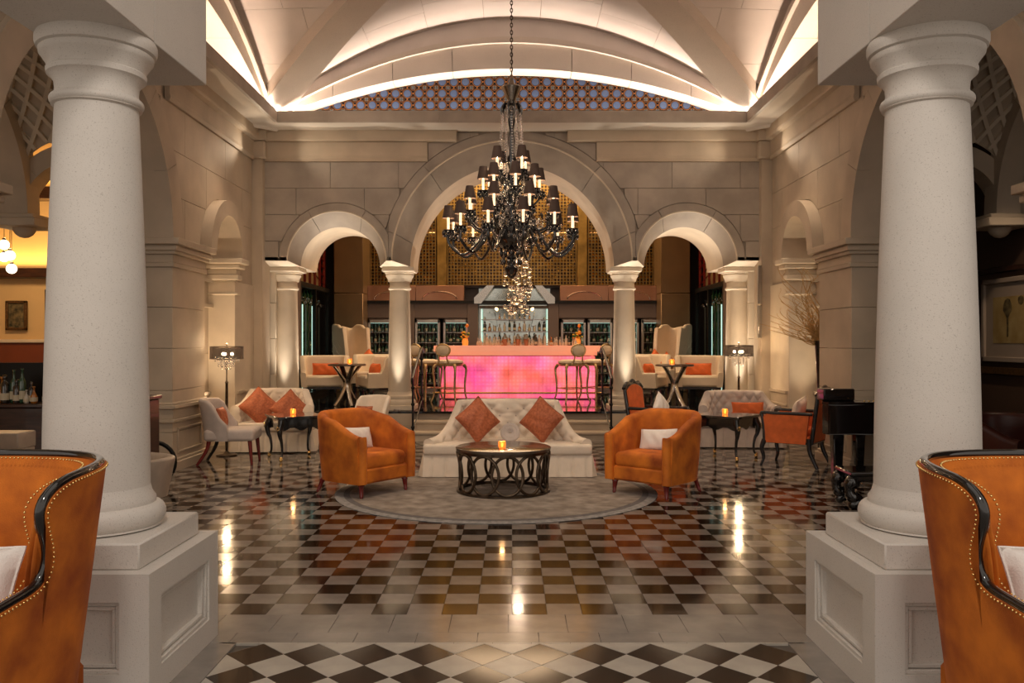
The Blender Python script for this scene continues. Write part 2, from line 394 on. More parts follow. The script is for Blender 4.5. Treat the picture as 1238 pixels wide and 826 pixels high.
# side aisles, beyond |x| = 4
for i in list(range(-52, -21))+list(range(21, 52)):
    for j in range(-5, 46):
        x, y = (i+.5)*TS, 4.85+(j+.5)*TS; b2(rest[(i+j) % 2], x-TS*.494, x+TS*.494, y-TS*.494, y+TS*.494, -.012, 0)
for i in list(range(-21, -12))+list(range(12, 21)):
    for j in range(-5, 0):
        x, y = (i+.5)*TS, 4.85+(j+.5)*TS; b2(rest[(i+j) % 2], x-TS*.494, x+TS*.494, y-TS*.494, y+TS*.494, -.012, 0)
obj('floor_tile', rest[0], 'tile_d', FL, kind='stuff'); obj('floor_tile', rest[1], 'tile_l', FL, kind='stuff')
# border band of grey slabs, two rows, then the diamond field
for row, (y0, y1, off) in enumerate(((4.55, 4.85, 0), (4.40, 4.55, .16))):
    for i in range(-8, 8):
        x0 = i*.32+off-.02; x1 = x0+.32
        bm = nb(); b2(bm, max(x0, -2.4)+.001, min(x1, 2.4)-.001, y0+.001, y1-.001, -.012, 0, .0008); obj('border_slab', bm, 'slab', FL)
D = .283
DD = tile_mesh('diamond_tile', D*.99, D*1.02, m='tile_d', dia=True); DL = tile_mesh('diamond_tile', D*.99, D*1.02, m='diamond', dia=True)
for r in range(0, 5):
    yc = 4.235-r*.291
    for i in range(-5, 5):
        share('diamond_tile', DD, FL, ((i+.5)*D, yc, 0), tilt(0, 0))
    if r < 5:
        for i in range(-4, 5): share('diamond_tile', DL, FL, (i*D, yc-.1455, 0), tilt(0, 0))
def tri_tile(pts, m='diamond'):
    bm = nb(); prism(bm, pts, lambda x, y: (x, y, -.012), lambda x, y: (x, y, 0)); obj('border_tile', bm, m, FL)
for i in range(-5, 6):
    xl, xr = (i-.5)*D, (i+.5)*D
    if -5 < i < 5: tri_tile([(xl+.004, 4.381), (i*D, 4.235+.006), (xr-.004, 4.381)])
for r in range(0, 5):
    for s in (-1, 1):
        yc = 4.235-r*.291-.1455
        tri_tile([(s*5*D, yc+.14), (s*5*D, yc-.14), (s*4.5*D+s*.005-s*.0, yc)] if 0 else [(s*(5*D-.002), yc+.141), (s*(5*D-.002), yc-.141), (s*(4.505*D), yc)])
for i in range(-7, 8):      # light strip just before the diamonds, and side strips along the pedestals
    bm = nb(); b2(bm, (i-.5)*.2+.001, (i+.5)*.2-.001, 4.384, 4.398, -.012, 0); obj('border_slab', bm, 'diamond', FL)
for s in (-1, 1):
    for r in range(6):
        y1 = 4.398-r*.5; bm = nb(); b2(bm, s*1.417, s*1.60, y1-.498, y1, -.012, 0, .0008); obj('border_slab', bm, 'slab', FL)
        bm = nb(); b2(bm, s*1.602, s*2.6, y1-.498, y1, -.012, 0, .0008); obj('border_slab', bm, 'slab', FL)
bm = nb(); b2(bm, -9, 9, -4, 2.9, -.012, -.001); obj('border_slab', bm, 'slab', FL, kind='stuff')
for s in (-1, 1):
    bm = nb(); b2(bm, s*2.6, s*9, 2.9, 3.84, -.012, -.001); obj('border_slab', bm, 'slab', FL)

SON[0] = True
# ---- generic wall pieces with arches
def arc_top(u, arches, pad=0):
    z = -1e9
    for c, cz, r in arches:
        r = r+pad
        if abs(u-c) < r: z = max(z, cz+sqrt(r*r-(u-c)**2))
    return z
def samples(u0, u1, arches, pad=0, n=40):
    us = {u0, u1}
    for c, cz, r in arches:
        r = r+pad
        for k in range(n+1):
            u = c-r*cos(pi*k/n)
            if u0 < u < u1: us.add(u)
        for u in (c-r-1e-5, c+r+1e-5):
            if u0 < u < u1: us.add(u)
    return sorted(us)
def wall_arches(bm, F, u0, u1, zb, zt, arches, d0, d1):
    us = samples(u0, u1, arches); bot = [max(zb, arc_top(u, arches)) for u in us]
    f0 = [[bm.verts.new(F(u, z, d)) for u, z in zip(us, bot)] for d in (d0, d1)]
    t0 = [[bm.verts.new(F(u, zt, d)) for u in us] for d in (d0, d1)]
    n = len(us)
    for i in range(n-1):
        for k in (0, 1): bm.faces.new((f0[k][i], f0[k][i+1], t0[k][i+1], t0[k][i]))
        bm.faces.new((f0[0][i], f0[0][i+1], f0[1][i+1], f0[1][i])); bm.faces.new((t0[0][i], t0[0][i+1], t0[1][i+1], t0[1][i]))
    for i in (0, -1): bm.faces.new((f0[0][i], t0[0][i], t0[1][i], f0[1][i]))
def stones(parent, F, u0, u1, z0, z1, rows, bw, arches, m, d0, d1, gap=.003, name='stone_block', phase=0):
    hs = (z1-z0)/rows
    for k in range(rows):
        a, b = z0+k*hs+gap, z0+(k+1)*hs-gap
        xs = [u0]; x = u0+bw*(.5 if (k+phase) % 2 else 1)
        while x < u1-bw*.3: xs.append(x); x += bw
        xs.append(u1)
        for p, q in zip(xs, xs[1:]):
            us = samples(p+gap, q-gap, arches, n=48); segs = []; cur = []
            for u in us:
                zz = max(a, arc_top(u, arches)+.004)
                if zz < b-.004: cur.append((u, zz))
                else:
                    if len(cur) > 1: segs.append(cur)
                    cur = []
            if len(cur) > 1: segs.append(cur)
            for sg in segs:
                if sg[-1][0]-sg[0][0] < .03: continue
                poly = sg+[(sg[-1][0], b), (sg[0][0], b)]
                bm = nb(); prism(bm, poly, lambda u, z: F(u, z, d0), lambda u, z: F(u, z, d1)); obj(name, bm, m, parent)
def voussoir(bm, F, c, cz, r0, r1, a0, a1, d0, d1, r0b=None, czb=None, n=14, lim=None):
    r0b = r0 if r0b is None else r0b; czb = cz if czb is None else czb
    def cl(u): return lim(u) if callable(lim) else u if lim is None else (min(u, lim[1]) if lim[1] is not None else u) if lim[0] is None else max(u, lim[0])
    rows = []
    for i in range(n+1):
        a = a0+(a1-a0)*i/n; c_, s_ = cos(a), sin(a)
        rows.append([bm.verts.new(q) for q in (F(cl(c+r1*c_), cz+r1*s_, d0), F(cl(c+r0*c_), cz+r0*s_, d0), F(cl(c+r0b*c_), czb+r0b*s_, d1), F(cl(c+r1*c_), cz+r1*s_, d1))])
    for a, b in zip(rows, rows[1:]):
        for k in range(4): bm.faces.new((a[k], a[(k+1) % 4], b[(k+1) % 4], b[k]))
    bm.faces.new(rows[0]); bm.faces.new(rows[-1][::-1])
def mould(bm, F, u0, u1, prof, ends=True):    # prof = [(z, d)...] closed against the wall
    a = [bm.verts.new(F(u0, z, d)) for z, d in prof]; b = [bm.verts.new(F(u1, z, d)) for z, d in prof]; n = len(prof)
    for i in range(n): bm.faces.new((a[i], a[(i+1) % n], b[(i+1) % n], b[i]))
    bm.faces.new(a); bm.faces.new(b[::-1])

# ---- back wall with the three arches (u = x, d grows towards the camera)
FB = lambda u, z, d: (u, 11.75-d, z)
WB = thing('wall_back', 'limestone back wall pierced by three arches on pale columns', None, (0, 0, 0), kind='structure')
A2 = [(0, 2.6, 1.43), (-2.41, 2.6, .555), (2.41, 2.6, .555)]
AJ = [(0, 2.66, 1.79), (-2.41, 2.66, .80), (2.41, 2.66, .80)]
AC = [(0, 2.66, 1.645), (-2.41, 2.66, .675), (2.41, 2.66, .675)]
bm = nb(); wall_arches(bm, FB, -3.6, 3.6, 2.6, 4.6, A2, -.25, -1.25); obj('arch_vault', bm, 'stone_lt', WB)
bm = nb(); wall_arches(bm, FB, -3.6, 3.6, 2.675, 4.6, [(c, z, r+.05) for c, z, r in AC], -.03, -.25); obj('backing', bm, 'joint', WB)
stones(WB, FB, -3.44, 3.44, 2.93, 4.02, 3, .94, AJ, 'stone_gr', 0, -.035)
for s in (-1, 1):      # plain course beside the springings
    u0, u1 = sorted((s*3.44, s*(2.41+.80+.004))); bm = nb(); b2(bm, u0, u1, 11.75, 11.785, 2.665, 2.927); obj('stone_block', bm, 'stone_gr', WB)
for c, r0, r1, rb, segs, lims in ((0, 1.645, 1.785, 1.43, (0, 13, 47, 90, 133, 167, 180), (lambda u: max(-1.695, min(1.695, u)))), (-2.41, .675, .795, .555, (0, 60, 120, 180), (None, -1.70)), (2.41, .675, .795, .555, (0, 60, 120, 180), (1.70, None))):
    for a0, a1 in zip(segs, segs[1:]):
        g = .12/r1; bm = nb()
        voussoir(bm, FB, c, 2.66, r0, r1, R(a0)+(g*.03), R(a1)-(g*.03), 0, -.25, rb, 2.6, 16, lims if lims else None)
        obj('arch_stone', bm, 'stone_gr', WB)
    bm = nb()       # crisp raised bead on the crest of the splay
    tube(bm, [FB(c+(r0+.008)*cos(pi*k/64), 2.66+(r0+.008)*sin(pi*k/64), .004) for k in range(65)], .012, 6); obj('arch_bead', bm, 'stone_lt', WB)
# sloped soffits between wall face and capitals, and engaged piers
for s in (-1, 1):
    for u0, u1, v0, v1 in ((1.645, 1.735, 1.43, 1.855), (3.085, 3.6, 2.965, 3.6)):
        bm = nb(); q = [(s*u0, 11.75, 2.66), (s*u1, 11.75, 2.66), (s*v1, 12.0, 2.6), (s*v0, 12.0, 2.6)]
        lo = [bm.verts.new(p) for p in q]; hi = [bm.verts.new((p[0], p[1]+.0, p[2]+.05)) for p in q]
        for i in range(4): bm.faces.new((lo[i], lo[(i+1) % 4], hi[(i+1) % 4], hi[i]))
        bm.faces.new(lo); bm.faces.new(hi); obj('springer', bm, 'stone_lt', WB)
    for i in range(4):
        bm = nb(); b2(bm, s*3.33, s*3.75, 12.05, 13.0, .58+i*.505+.002, .58+(i+1)*.505-.002, .004); obj('stone_block', bm, 'stone_lt', WB)
    bm = nb(); b2(bm, s*3.3, s*3.42, 13.0, 13.35, .58, 4.6); obj('return_panel', bm, 'taupe', WB)
# entablature bands
CORN = [(4.02, -.02), (4.02, .03), (4.06, .045), (4.10, .035), (4.27, .04), (4.285, .10), (4.31, .11), (4.44, .112), (4.44, -.02)]
stones(WB, FB, -1.158, 1.158, 4.02, 4.425, 1, .58, AJ, 'stone_gr', 0, -.035)
bm = nb()
for s in (-1, 1):
    u0, u1 = sorted((s*1.16, s*3.42)); mould(bm, FB, u0, u1, CORN[:5]+[(4.284, .04), (4.284, -.02)])
    u0, u1 = sorted((s*.76, s*3.42)); mould(bm, FB, u0, u1, [(4.285, -.02)]+CORN[5:])
obj('trim_1', bm, 'stone', angle=12, label='moulded limestone cornice along the back wall', kind='structure')
# corner pilasters
for s in (-1, 1):
    bm = nb(); b2(bm, s*3.40, s*3.58, 11.64, 12.0, .2, 4.04, .004)
    b2(bm, s*3.35, s*3.62, 11.58, 12.0, 4.04, 4.28, .02); b2(bm, s*3.33, s*3.66, 11.55, 12.0, 4.28, 4.44, .006); b2(bm, s*3.37, s*3.62, 11.60, 12.0, .2, .5, .01)
    obj('pilaster', bm, 'stone', WB)

# ---- side walls
for s, side in ((-1, 'left'), (1, 'right')):
    FS = lambda u, z, d, s=s: (s*(3.54-d), u, z)
    WS = thing('wall_'+side, 'limestone %s wall with a great arch and a small niche arch' % side, None, kind='structure')
    SA = [(7.18, 2.6, 1.5), (10.36, 2.6, .47)]; SJ = [(7.18, 2.6, 1.80), (10.36, 2.6, .66)]
    bm = nb(); wall_arches(bm, FS, 4.85, 11.62, 2.6, 4.6, [(7.18, 2.6, 1.5), (10.36, 2.6, .47)], -.036, -.62); obj('wall_core', bm, 'stone', WS)
    stones(WS, FS, 8.6, 11.62, 2.6, 4.03, 3, 1.3, SJ, 'stone', 0, -.035, phase=1)
    stones(WS, FS, 4.85, 5.9, 2.6, 4.03, 3, 1.3, SJ, 'stone', 0, -.035)
    bm = nb(); b2(bm, s*3.54, s*3.575, 5.9, 8.6, 4.03, 4.45); obj('frieze', bm, 'stone', WS)
    for a0, a1 in ((0, 26), (26, 52), (52, 78), (78, 104), (104, 130), (130, 180)):
        bm = nb(); voussoir(bm, FS, 7.18, 2.6, 1.5, 1.76, R(a0)+.0015, R(a1)-.0015, .10, -.30, n=10); obj('arch_stone', bm, 'stone', WS)
        bm = nb(); voussoir(bm, FS, 7.18, 2.6, 1.76, 1.80, R(a0), R(a1), .05, -.03, n=10); obj('arch_fillet', bm, 'stone', WS)
    for a0, a1 in ((0, 60), (60, 120), (120, 180)):
        bm = nb(); voussoir(bm, FS, 10.36, 2.6, .47, .655, R(a0)+.002, R(a1)-.002, .13, -.20, n=12); obj('arch_stone', bm, 'stone', WS)
    bm = nb(); mould(bm, FS, 8.75, 11.62, [(z, d) for z, d in CORN]); mould(bm, FS, 4.85, 8.75, [(4.27, -.02)]+[(z, d) for z, d in CORN[4:]])
    obj('trim_%d' % (2 if s < 0 else 3), bm, 'stone', angle=12, label='moulded limestone cornice along the %s wall' % side, kind='structure')
    # piers with impost mouldings; the far one has a dado and rails
    IMP = [(2.31, 0), (2.31, .02), (2.35, .03), (2.36, .015), (2.44, .02), (2.46, .05), (2.50, .075), (2.52, .06), (2.54, .10), (2.60, .11), (2.60, 0)]
    for (y0, y1, xo) in ((8.71, 9.62, 4.16), (4.9, 5.66, 4.16)):
        for i in range(5):
            h0, h1 = (.2, .62, 1.05, 1.48, 1.90, 2.31)[i:i+2]
            bm = nb(); b2(bm, s*3.46, s*xo, y0, y1, h0+.002, h1-.002, .003); obj('stone_block', bm, 'stone', WS)
        bm = nb()
        for (z0_, z1_, e) in ((2.31, 2.355, .02), (2.355, 2.44, .008), (2.44, 2.475, .04), (2.475, 2.52, .065), (2.52, 2.535, .055), (2.535, 2.60, .10)):
            b2(bm, s*(3.46-e), s*(xo+e), y0-e, y1+e, z0_, z1_, .006)
        obj('impost', bm, 'stone', WS)
        bm = nb()
        for (z0_, z1_, e) in ((.2, .32, .04), (.32, .35, .02), (.72, .755, .025), (.755, .86, .012), (.86, .90, .035), (.90, .925, .02)): b2(bm, s*(3.46-e), s*(xo+e), y0-e, y1+e, z0_, z1_, .006)
        obj('dado_rail', bm, 'stone', WS)
    # niche behind the small arch: back panel, floor-to-spring side, engaged capital
    for i in range(5):
        bm = nb(); b2(bm, s*3.86, s*4.1, 9.60, 11.0, .2+i*.6+.002, min(3.2, .2+(i+1)*.6)-.002, .003); obj('stone_block', bm, 'stone', WS)
    bm = nb(); b2(bm, s*3.80, s*3.87, 9.62, 10.95, 2.30, 2.34); b2(bm, s*3.79, s*3.87, 9.62, 10.95, 1.98, 2.02); obj('string_course', bm, 'stone', WS)
    bm = nb(); b2(bm, s*3.52, s*4.16, 10.86, 11.9, .2, 2.31, .004); obj('niche_jamb', bm, 'stone_lt', WS); bm = nb(); b2(bm, s*3.545, s*4.16, 11.0, 11.9, 2.312, 2.6); obj('stone_block', bm, 'stone', WS)
    bm = nb()
    for (z0_, z1_, e) in ((2.31, 2.33, .01), (2.33, 2.40, .05), (2.40, 2.47, .03), (2.47, 2.53, .08), (2.53, 2.60, .12), (2.14, 2.17, .03)): b2(bm, s*(3.52-e), s*3.9, 10.86-e, 10.95+e, z0_, z1_, .012)
    obj('niche_capital', bm, 'stone_lt', WS)
    bm = nb()
    for (z0_, z1_, e) in ((.2, .32, .05), (.72, .75, .025), (.75, .88, .01), (.88, .92, .035)): b2(bm, s*(3.52-e), s*3.60, 10.9, 11.6, z0_, z1_, .004); b2(bm, s*(3.86-e), s*3.9, 9.6, 10.9, z0_, z1_, .004)
    obj('dado_rail', bm, 'stone', WS)
    for (ya, yb, xf) in ((8.83, 9.5, 3.46),):      # sunk panel frame on the pier dado
        bm = nb()
        for (p, q, r_, t_) in ((ya, yb, .40, .42), (ya, yb, .64, .66), (ya, ya+.02, .42, .64), (yb-.02, yb, .42, .64)): b2(bm, s*(xf-.015), s*xf, p, q, r_, t_, .003)
        obj('panel_moulding', bm, 'stone', WS)
    o = lamp('niche_light', 'SPOT', (s*3.66, 10.60, .3), 90, WARM, size=.03, spot=60, blend=.8); aim(o, (s*3.75, 10.3, 3.0))

# ---- ceiling: soffit ring, fascia, groin vault
CE = thing('ceiling', 'groin vaulted plaster ceiling with broad stone ribs above the hall', None, kind='structure')
bm = nb()
b2(bm, -3.6, 3.6, 11.2, 11.8, 4.43, 4.46); b2(bm, -3.6, 3.6, 4.8, 5.02, 4.43, 4.46)
for s in (-1, 1): b2(bm, s*3.08, s*3.6, 5.02, 11.2, 4.43, 4.46)
obj('soffit', bm, 'ceil', CE)
def seg_f(x0, x1, y0, y1): bm = nb(); b2(bm, x0, x1, y0, y1, 4.426, 4.575); obj('fascia_board', bm, 'stone_gr', CE)
xs = [-3.08, -2.4, -.95, .5, 1.9, 3.08]
for a, b in zip(xs, xs[1:]): seg_f(a+.001, b-.001, 11.197, 11.24)
for s in (-1, 1):
    for y0, y1 in ((5.02, 6.5), (6.5, 8.05), (8.05, 9.6), (9.6, 11.2)): seg_f(s*3.077, s*3.12, y0+.001, y1-.001)
VC = 8.12; VH = 3.34; VZ = 4.50
def hh(x): x = min(1, abs(x)/VH); return 1.32*(1-x**2.0)
def vz(x, y):
    y = y-VC; return VZ+max(hh(x), hh(y))+.10*max(0, (1-(x/VH)**2))*max(0, (1-(y/VH)**2))
def clip(poly, a, b, c):   # keep a*x+b*y+c >= 0
    out = []
    for i in range(len(poly)):
        p, q = poly[i], poly[(i+1) % len(poly)]; fp = a*p[0]+b*p[1]+c; fq = a*q[0]+b*q[1]+c
        if fp >= 0: out.append(p)
        if fp*fq < 0: t = fp/(fp-fq); out.append((p[0]+(q[0]-p[0])*t, p[1]+(q[1]-p[1])*t))
    return out
for web in range(4):
    rot = [lambda x, y: (x, y), lambda x, y: (y, -x), lambda x, y: (-x, -y), lambda x, y: (-y, x)][web]
    NP = 9; NR = 5
    for i in range(NP):
        for j in range(NR):
            xa, xb = -VH+2*VH*i/NP+.003, -VH+2*VH*(i+1)/NP-.003; off = .33*(i % 2)
            ya, yb = max(0, VH*(j-off)/NR)+.003, VH*(j+1-off)/NR-.003
            if j == NR-1: yb = VH
            bm = nb(); K = 4; L = 3
            for u in range(K):
                for v in range(L):
                    q = [(xa+(xb-xa)*u/K, ya+(yb-ya)*v/L), (xa+(xb-xa)*(u+1)/K, ya+(yb-ya)*v/L), (xa+(xb-xa)*(u+1)/K, ya+(yb-ya)*(v+1)/L), (xa+(xb-xa)*u/K, ya+(yb-ya)*(v+1)/L)]
                    q = clip(clip(q, 1, 1, 0), -1, 1, 0)
                    if len(q) < 3: continue
                    vv = []
                    for x, y in q:
                        X, Y = rot(x, y); vv.append(bm.verts.new((X, Y+VC, vz(X, Y+VC))))
                    try: bm.faces.new(vv)
                    except Exception: pass
            if not bm.faces: bm.free(); continue
            bmesh.ops.remove_doubles(bm, verts=bm.verts, dist=.0008)
            r = bmesh.ops.extrude_face_region(bm, geom=bm.faces[:])
            for v in r['geom']:
                if isinstance(v, bmesh.types.BMVert): v.co.z += .03
            obj('ceiling_panel', bm, 'vault', CE)
bm = nb(); n = 40      # mortar bed above the panels
grid(bm, lambda u, v: ((u*2-1)*VH, VC+(v*2-1)*VH, vz((u*2-1)*VH, VC+(v*2-1)*VH)+.012), n, n)
obj('mortar_bed', bm, 'joint', CE)
bm = nb(); b2(bm, -4.2, 4.2, 4.7, 11.9, 6.1, 6.2); obj('roof_slab', bm, 'joint', CE)
# diagonal ribs
for sx in (-1, 1):
    for sy in (-1, 1):
        bm = nb(); rows = []; n = 24; wd = .21; pp = Vector((sy, -sx, 0)).normalized()
        for i in range(n+1):
            t = i/n; x, y = sx*VH*(1-t), VC+sy*VH*(1-t); z = VZ+hh(VH*(1-t))+.10*max(0, 1-(1-t)**2)**2
            c = Vector((x, y, z)); rows.append([bm.verts.new(c+pp*a+Vector((0, 0, b))) for a, b in ((-wd, -.10), (wd, -.10), (wd, .16), (-wd, .16))])
        for a, b in zip(rows, rows[1:]):
            for k in range(4): bm.faces.new((a[k], a[(k+1) % 4], b[(k+1) % 4], b[k]))
        bm.faces.new(rows[0]); bm.faces.new(rows[-1][::-1]); obj('diagonal_rib', bm, 'rib', CE)
# wall ribs (segmental arches) : far, left, right
def segarc(bm, F, hw, zb, s0, s1, d0, d1, n=40, u0=0, u1=1):
    rows = []
    for i in range(n+1):
        t = (u0+(u1-u0)*i/n)*2-1; lo = zb+s0*(1-t*t); hi = zb+s1*(1-t*t)+.02
        x = t*hw; rows.append([bm.verts.new(F(x, z, d)) for z, d in ((lo, d0), (hi, d0), (hi, d1), (lo, d1))])
    for a, b in zip(rows, rows[1:]):
        for k in range(4): bm.faces.new((a[k], a[(k+1) % 4], b[(k+1) % 4], b[k]))
    bm.faces.new(rows[0]); bm.faces.new(rows[-1][::-1])
for k, F in enumerate((lambda u, z, d: (u, 11.30+d, z), lambda u, z, d: (-3.18-d, VC+u, z), lambda u, z, d: (3.18+d, VC+u, z))):
    for i in range(8):
        bm = nb(); segarc(bm, F, 3.16, VZ, .66, 1.0, 0, .32, 6, i/8+.0006, (i+1)/8-.0006); obj('wall_rib', bm, 'rib', CE)
    bm = nb(); segarc(bm, F, 3.3, VZ, .97, 1.42, .03, .12, 40); obj('tympanum', bm, 'vault', CE)
    bm = nb(); segarc(bm, F, 3.2, VZ, .99, 1.05, -.05, .05, 40); obj('rib_roll', bm, 'rib', CE)
for s in (-1, 1): bm = nb(); b2(bm, s*3.5, s*3.55, 4.9, 11.6, 4.47, 5.9); obj('lunette_panel', bm, 'vault', CE)
# lunette of enamelled tiles
bm = nb(); b2(bm, -3.2, 3.2, 11.60, 11.66, 4.47, 5.7); LP = obj('lunette_panel', bm, 'nightblue', CE)
P = .158
bmo = nb(); bms = nb(); oc = nb()
lathe(oc, [(.052, 0), (.052, .003), (.048, .005)], 8, a0=R(22.5), a1=R(382.5)); bmesh.ops.rotate(oc, verts=oc.verts, cent=(0, 0, 0), matrix=Matrix.Rotation(R(90), 3, 'X'))
bmesh.ops.recalc_face_normals(oc, faces=oc.faces)
MO = bpy.data.meshes.new('enamel_medallion'); oc.to_mesh(MO); oc.free(); MO.materials.append(M['blue'])
def ring(bm, x, z, r0, r1, n, y0=11.60, y1=11.597):
    for i in range(n):
        a, b = 2*pi*i/n+pi/n, 2*pi*(i+1)/n+pi/n
        prism(bm, [(x+r0*cos(a), z+r0*sin(a)), (x+r1*cos(a), z+r1*sin(a)), (x+r1*cos(b), z+r1*sin(b)), (x+r0*cos(b), z+r0*sin(b))], lambda u, v: (u, y0, v), lambda u, v: (u, y1, v))
for j in range(-1, 9):
    for i in range(-18, 19):
        x = i*P+(P/2 if j % 2 else 0); z = 4.60+j*P/2
        lim = VZ+.70*(1-(x/3.16)**2)+.05
        if z > lim: continue
        if j % 2 == 0: share('enamel_medallion', MO, CE, (x, 11.60, z)); ring(bmo, x, z, .0625, .0655, 8)
        else:
            ring(bmo, x, z, .035, .0373, 8); 
            for q in range(4): box(bms, (x+.017*cos(q*pi/2+pi/4), 11.594, z+.017*sin(q*pi/2+pi/4)), (.013, .01, .013))
        for ddx, ddz in ((P/2, 0),):
            box(bmo, (x+ddx, 11.594, z), (.011, .01, .011))
            pass
obj('enamel_rings', bmo, 'amberline', CE, kind='stuff'); obj('enamel_crosses', bms, 'paleblue', CE, kind='stuff')

SON[0] = False
# ---- near columns, pedestals and beams
def near_column(s):
    side = 'left' if s < 0 else 'right'
    t = thing('stone_column', 'huge speckled stone column on a panelled pedestal in the foreground, %s side' % side, 'column', (s*1.985, 4.09, 0), group='foreground columns')
    q = .43
    bm = nb(); b2(bm, -q+.0465, q-.0465, -q+.0465, q-.0465, 0, .549); obj('pedestal_core', bm, 'column', t)
    for k in range(4):      # four framed faces with a sunk panel
        Mk = Matrix.Rotation(k*pi/2, 4, 'Z'); bm = nb()
        for x0, x1, z0, z1 in ((-q, q, .43, .5515-.0007*k), (-q, q, 0, .12), (-q, -q+.13, .12, .43), (q-.13, q, .12, .43)): b2(bm, max(x0, -q+.0015), min(x1, q-.0015), -q, -q+.045, z0, z1)
        e = q-.13
        for w_, dpt in ((0, .010), (.022, .022)):
            for x0, x1, z0, z1 in ((-e+w_, e-w_, .43-w_-.018, .43-w_), (-e+w_, e-w_, .12+w_, .138+w_), (-e+w_, -e+w_+.018, .138+w_, .412-w_), (e-w_-.018, e-w_, .138+w_, .412-w_)): b2(bm, x0, x1, -q+dpt, -q+.05, z0, z1, .003)
        bmesh.ops.transform(bm, matrix=Mk, verts=bm.verts); obj('pedestal_panel', bm, 'column', t)
    bm = nb(); b2(bm, -q+.075, q-.075, -q+.075, q-.075, .548, .665, .008); obj('plinth', bm, 'column', t)
    tr = [(.300-.0*0+.0, 0)]
    prof = [(.27, .665), (.292, .672)]+[(.262+.045*cos(a), .725+.052*sin(a)) for a in [R(d) for d in range(-60, 91, 15)]]+[(.262, .785), (.262, .80), (.245, .825), (.236, .86)]
    bm = nb(); lathe(bm, prof, 64); obj('base', bm, 'column', t)
    bm = nb(); lathe(bm, [(.236-.052*(k/20)**1.5, .86+(2.66-.86)*k/20) for k in range(21)], 64); obj('shaft', bm, 'column', t)
    cap = [(.184, 2.66), (.20, 2.665)]+[(.187+.021*cos(a), 2.69+.022*sin(a)) for a in [R(d) for d in range(-70, 91, 20)]]+[(.186, 2.715), (.183, 2.74), (.187, 2.775), (.205, 2.80), (.218, 2.808), (.221, 2.83), (.213, 2.837), (.222, 2.86), (.243, 2.892), (.250, 2.90), (.252, 2.92), (.246, 2.925), (.262, 2.93), (.268, 2.95), (.268, 2.975), (.262, 2.99)]
    bm = nb(); lathe(bm, cap, 64); obj('capital', bm, 'column', t)
    return t
near_column(-1); near_column(1)
for s, side in ((-1, 'left'), (1, 'right')):
    t = thing('stone_beam', 'pale stone lintel resting on the foreground column, %s side' % side, 'beam', (s*1.975, 0, 0))
    for y0, y1 in ((0.4, 2.2), (2.2, 4.11), (4.11, 4.81)):
        bm = nb(); b2(bm, -.255, .255, y0+.0015, y1-.0015, 2.99, 4.43, .004); obj('lintel_block', bm, 'column', t)
SON[0] = True
# ================================================================ ARCADE, STEPS, BAR ROOM
PZ = .58
def arcade_column(x, label):
    t = thing('arcade_column', label, 'column', (x, 12.22, PZ), group='columns carrying the three arches')
    bm = nb(); b2(bm, -.235, .235, -.235, .235, 0, .07, .006); obj('plinth', bm, 'stone_lt', t)
    bm = nb(); lathe(bm, [(.22, .07), (.228, .09), (.228, .12), (.218, .14), (.20, .15), (.20, .165), (.208, .175), (.205, .20), (.18, .215), (.166, .26)], 40); obj('base', bm, 'stone_lt', t)
    bm = nb(); lathe(bm, [(.164-.022*(k/12)**1.4, .26+1.44*k/12) for k in range(13)], 40); obj('shaft', bm, 'stone_lt', t)
    bm = nb(); lathe(bm, [(.142, 1.70), (.158, 1.705), (.165, 1.72), (.158, 1.735), (.145, 1.742), (.142, 1.80), (.15, 1.815), (.165, 1.825), (.17, 1.85), (.178, 1.87), (.195, 1.895), (.2, 1.915), (.192, 1.925), (.208, 1.935), (.212, 1.955)], 40); obj('capital', bm, 'stone_lt', t)
    bm = nb(); b2(bm, -.225, .225, -.225, .225, 1.955, 2.02, .01); obj('abacus', bm, 'stone_lt', t)
for x, l in ((-3.215, 'pale round arcade column behind the left sofa, outermost on the left'), (-1.605, 'pale round arcade column beside the left handrail'), (1.605, 'pale round arcade column beside the right handrail'), (3.215, 'pale round arcade column behind the right floor lamp')): arcade_column(x, l)
bm = nb(); b2(bm, -4.6, 4.6, 11.90, 18.2, .30, PZ-.03); PL = obj('floor', bm, 'joint', kind='structure', label='raised platform floor of the bar in polished black stone')
for i in range(-11, 12):
    for j in range(15):
        bm = nb(); b2(bm, i*.4-.199, i*.4+.199, 11.9+j*.42+.001, 11.9+(j+1)*.42-.001, PZ-.03, PZ, .001)
        if j == 0: bm.free(); continue
        obj('platform_tile', bm, 'black_floor', PL)
for i in range(-8, 8):
    bm = nb(); b2(bm, i*.45+.001, (i+1)*.45-.001, 11.86, 12.319, PZ-.03, PZ, .003); obj('nosing_slab', bm, 'black_floor', PL)
for s in (-1, 1):
    for i in range(5):
        for (z0, z1) in ((.2, .37), (.37, .55)):
            x0 = 1.36+i*.45; bm = nb(); b2(bm, s*(x0+.001), s*(x0+.449), 11.862, 11.899, z0+.001, z1-.001, .002); obj('riser_slab', bm, 'stone', PL)
ST = thing('stone_steps', 'broad pale stone steps behind the tufted sofa up to the bar', 'steps', (0, 0, 0))
for k in range(2):
    z1 = PZ-.116*(k+1); y0 = 11.90-.29*(k+1)
    for i in range(4):
        x0 = -1.36+i*.68; bm = nb(); b2(bm, x0+.001, x0+.679, y0, y0+.288, .2, z1-.03); b2(bm, x0+.001, x0+.679, y0-.025, y0+.288, z1-.03, z1, .004); obj('step', bm, 'stone', ST)
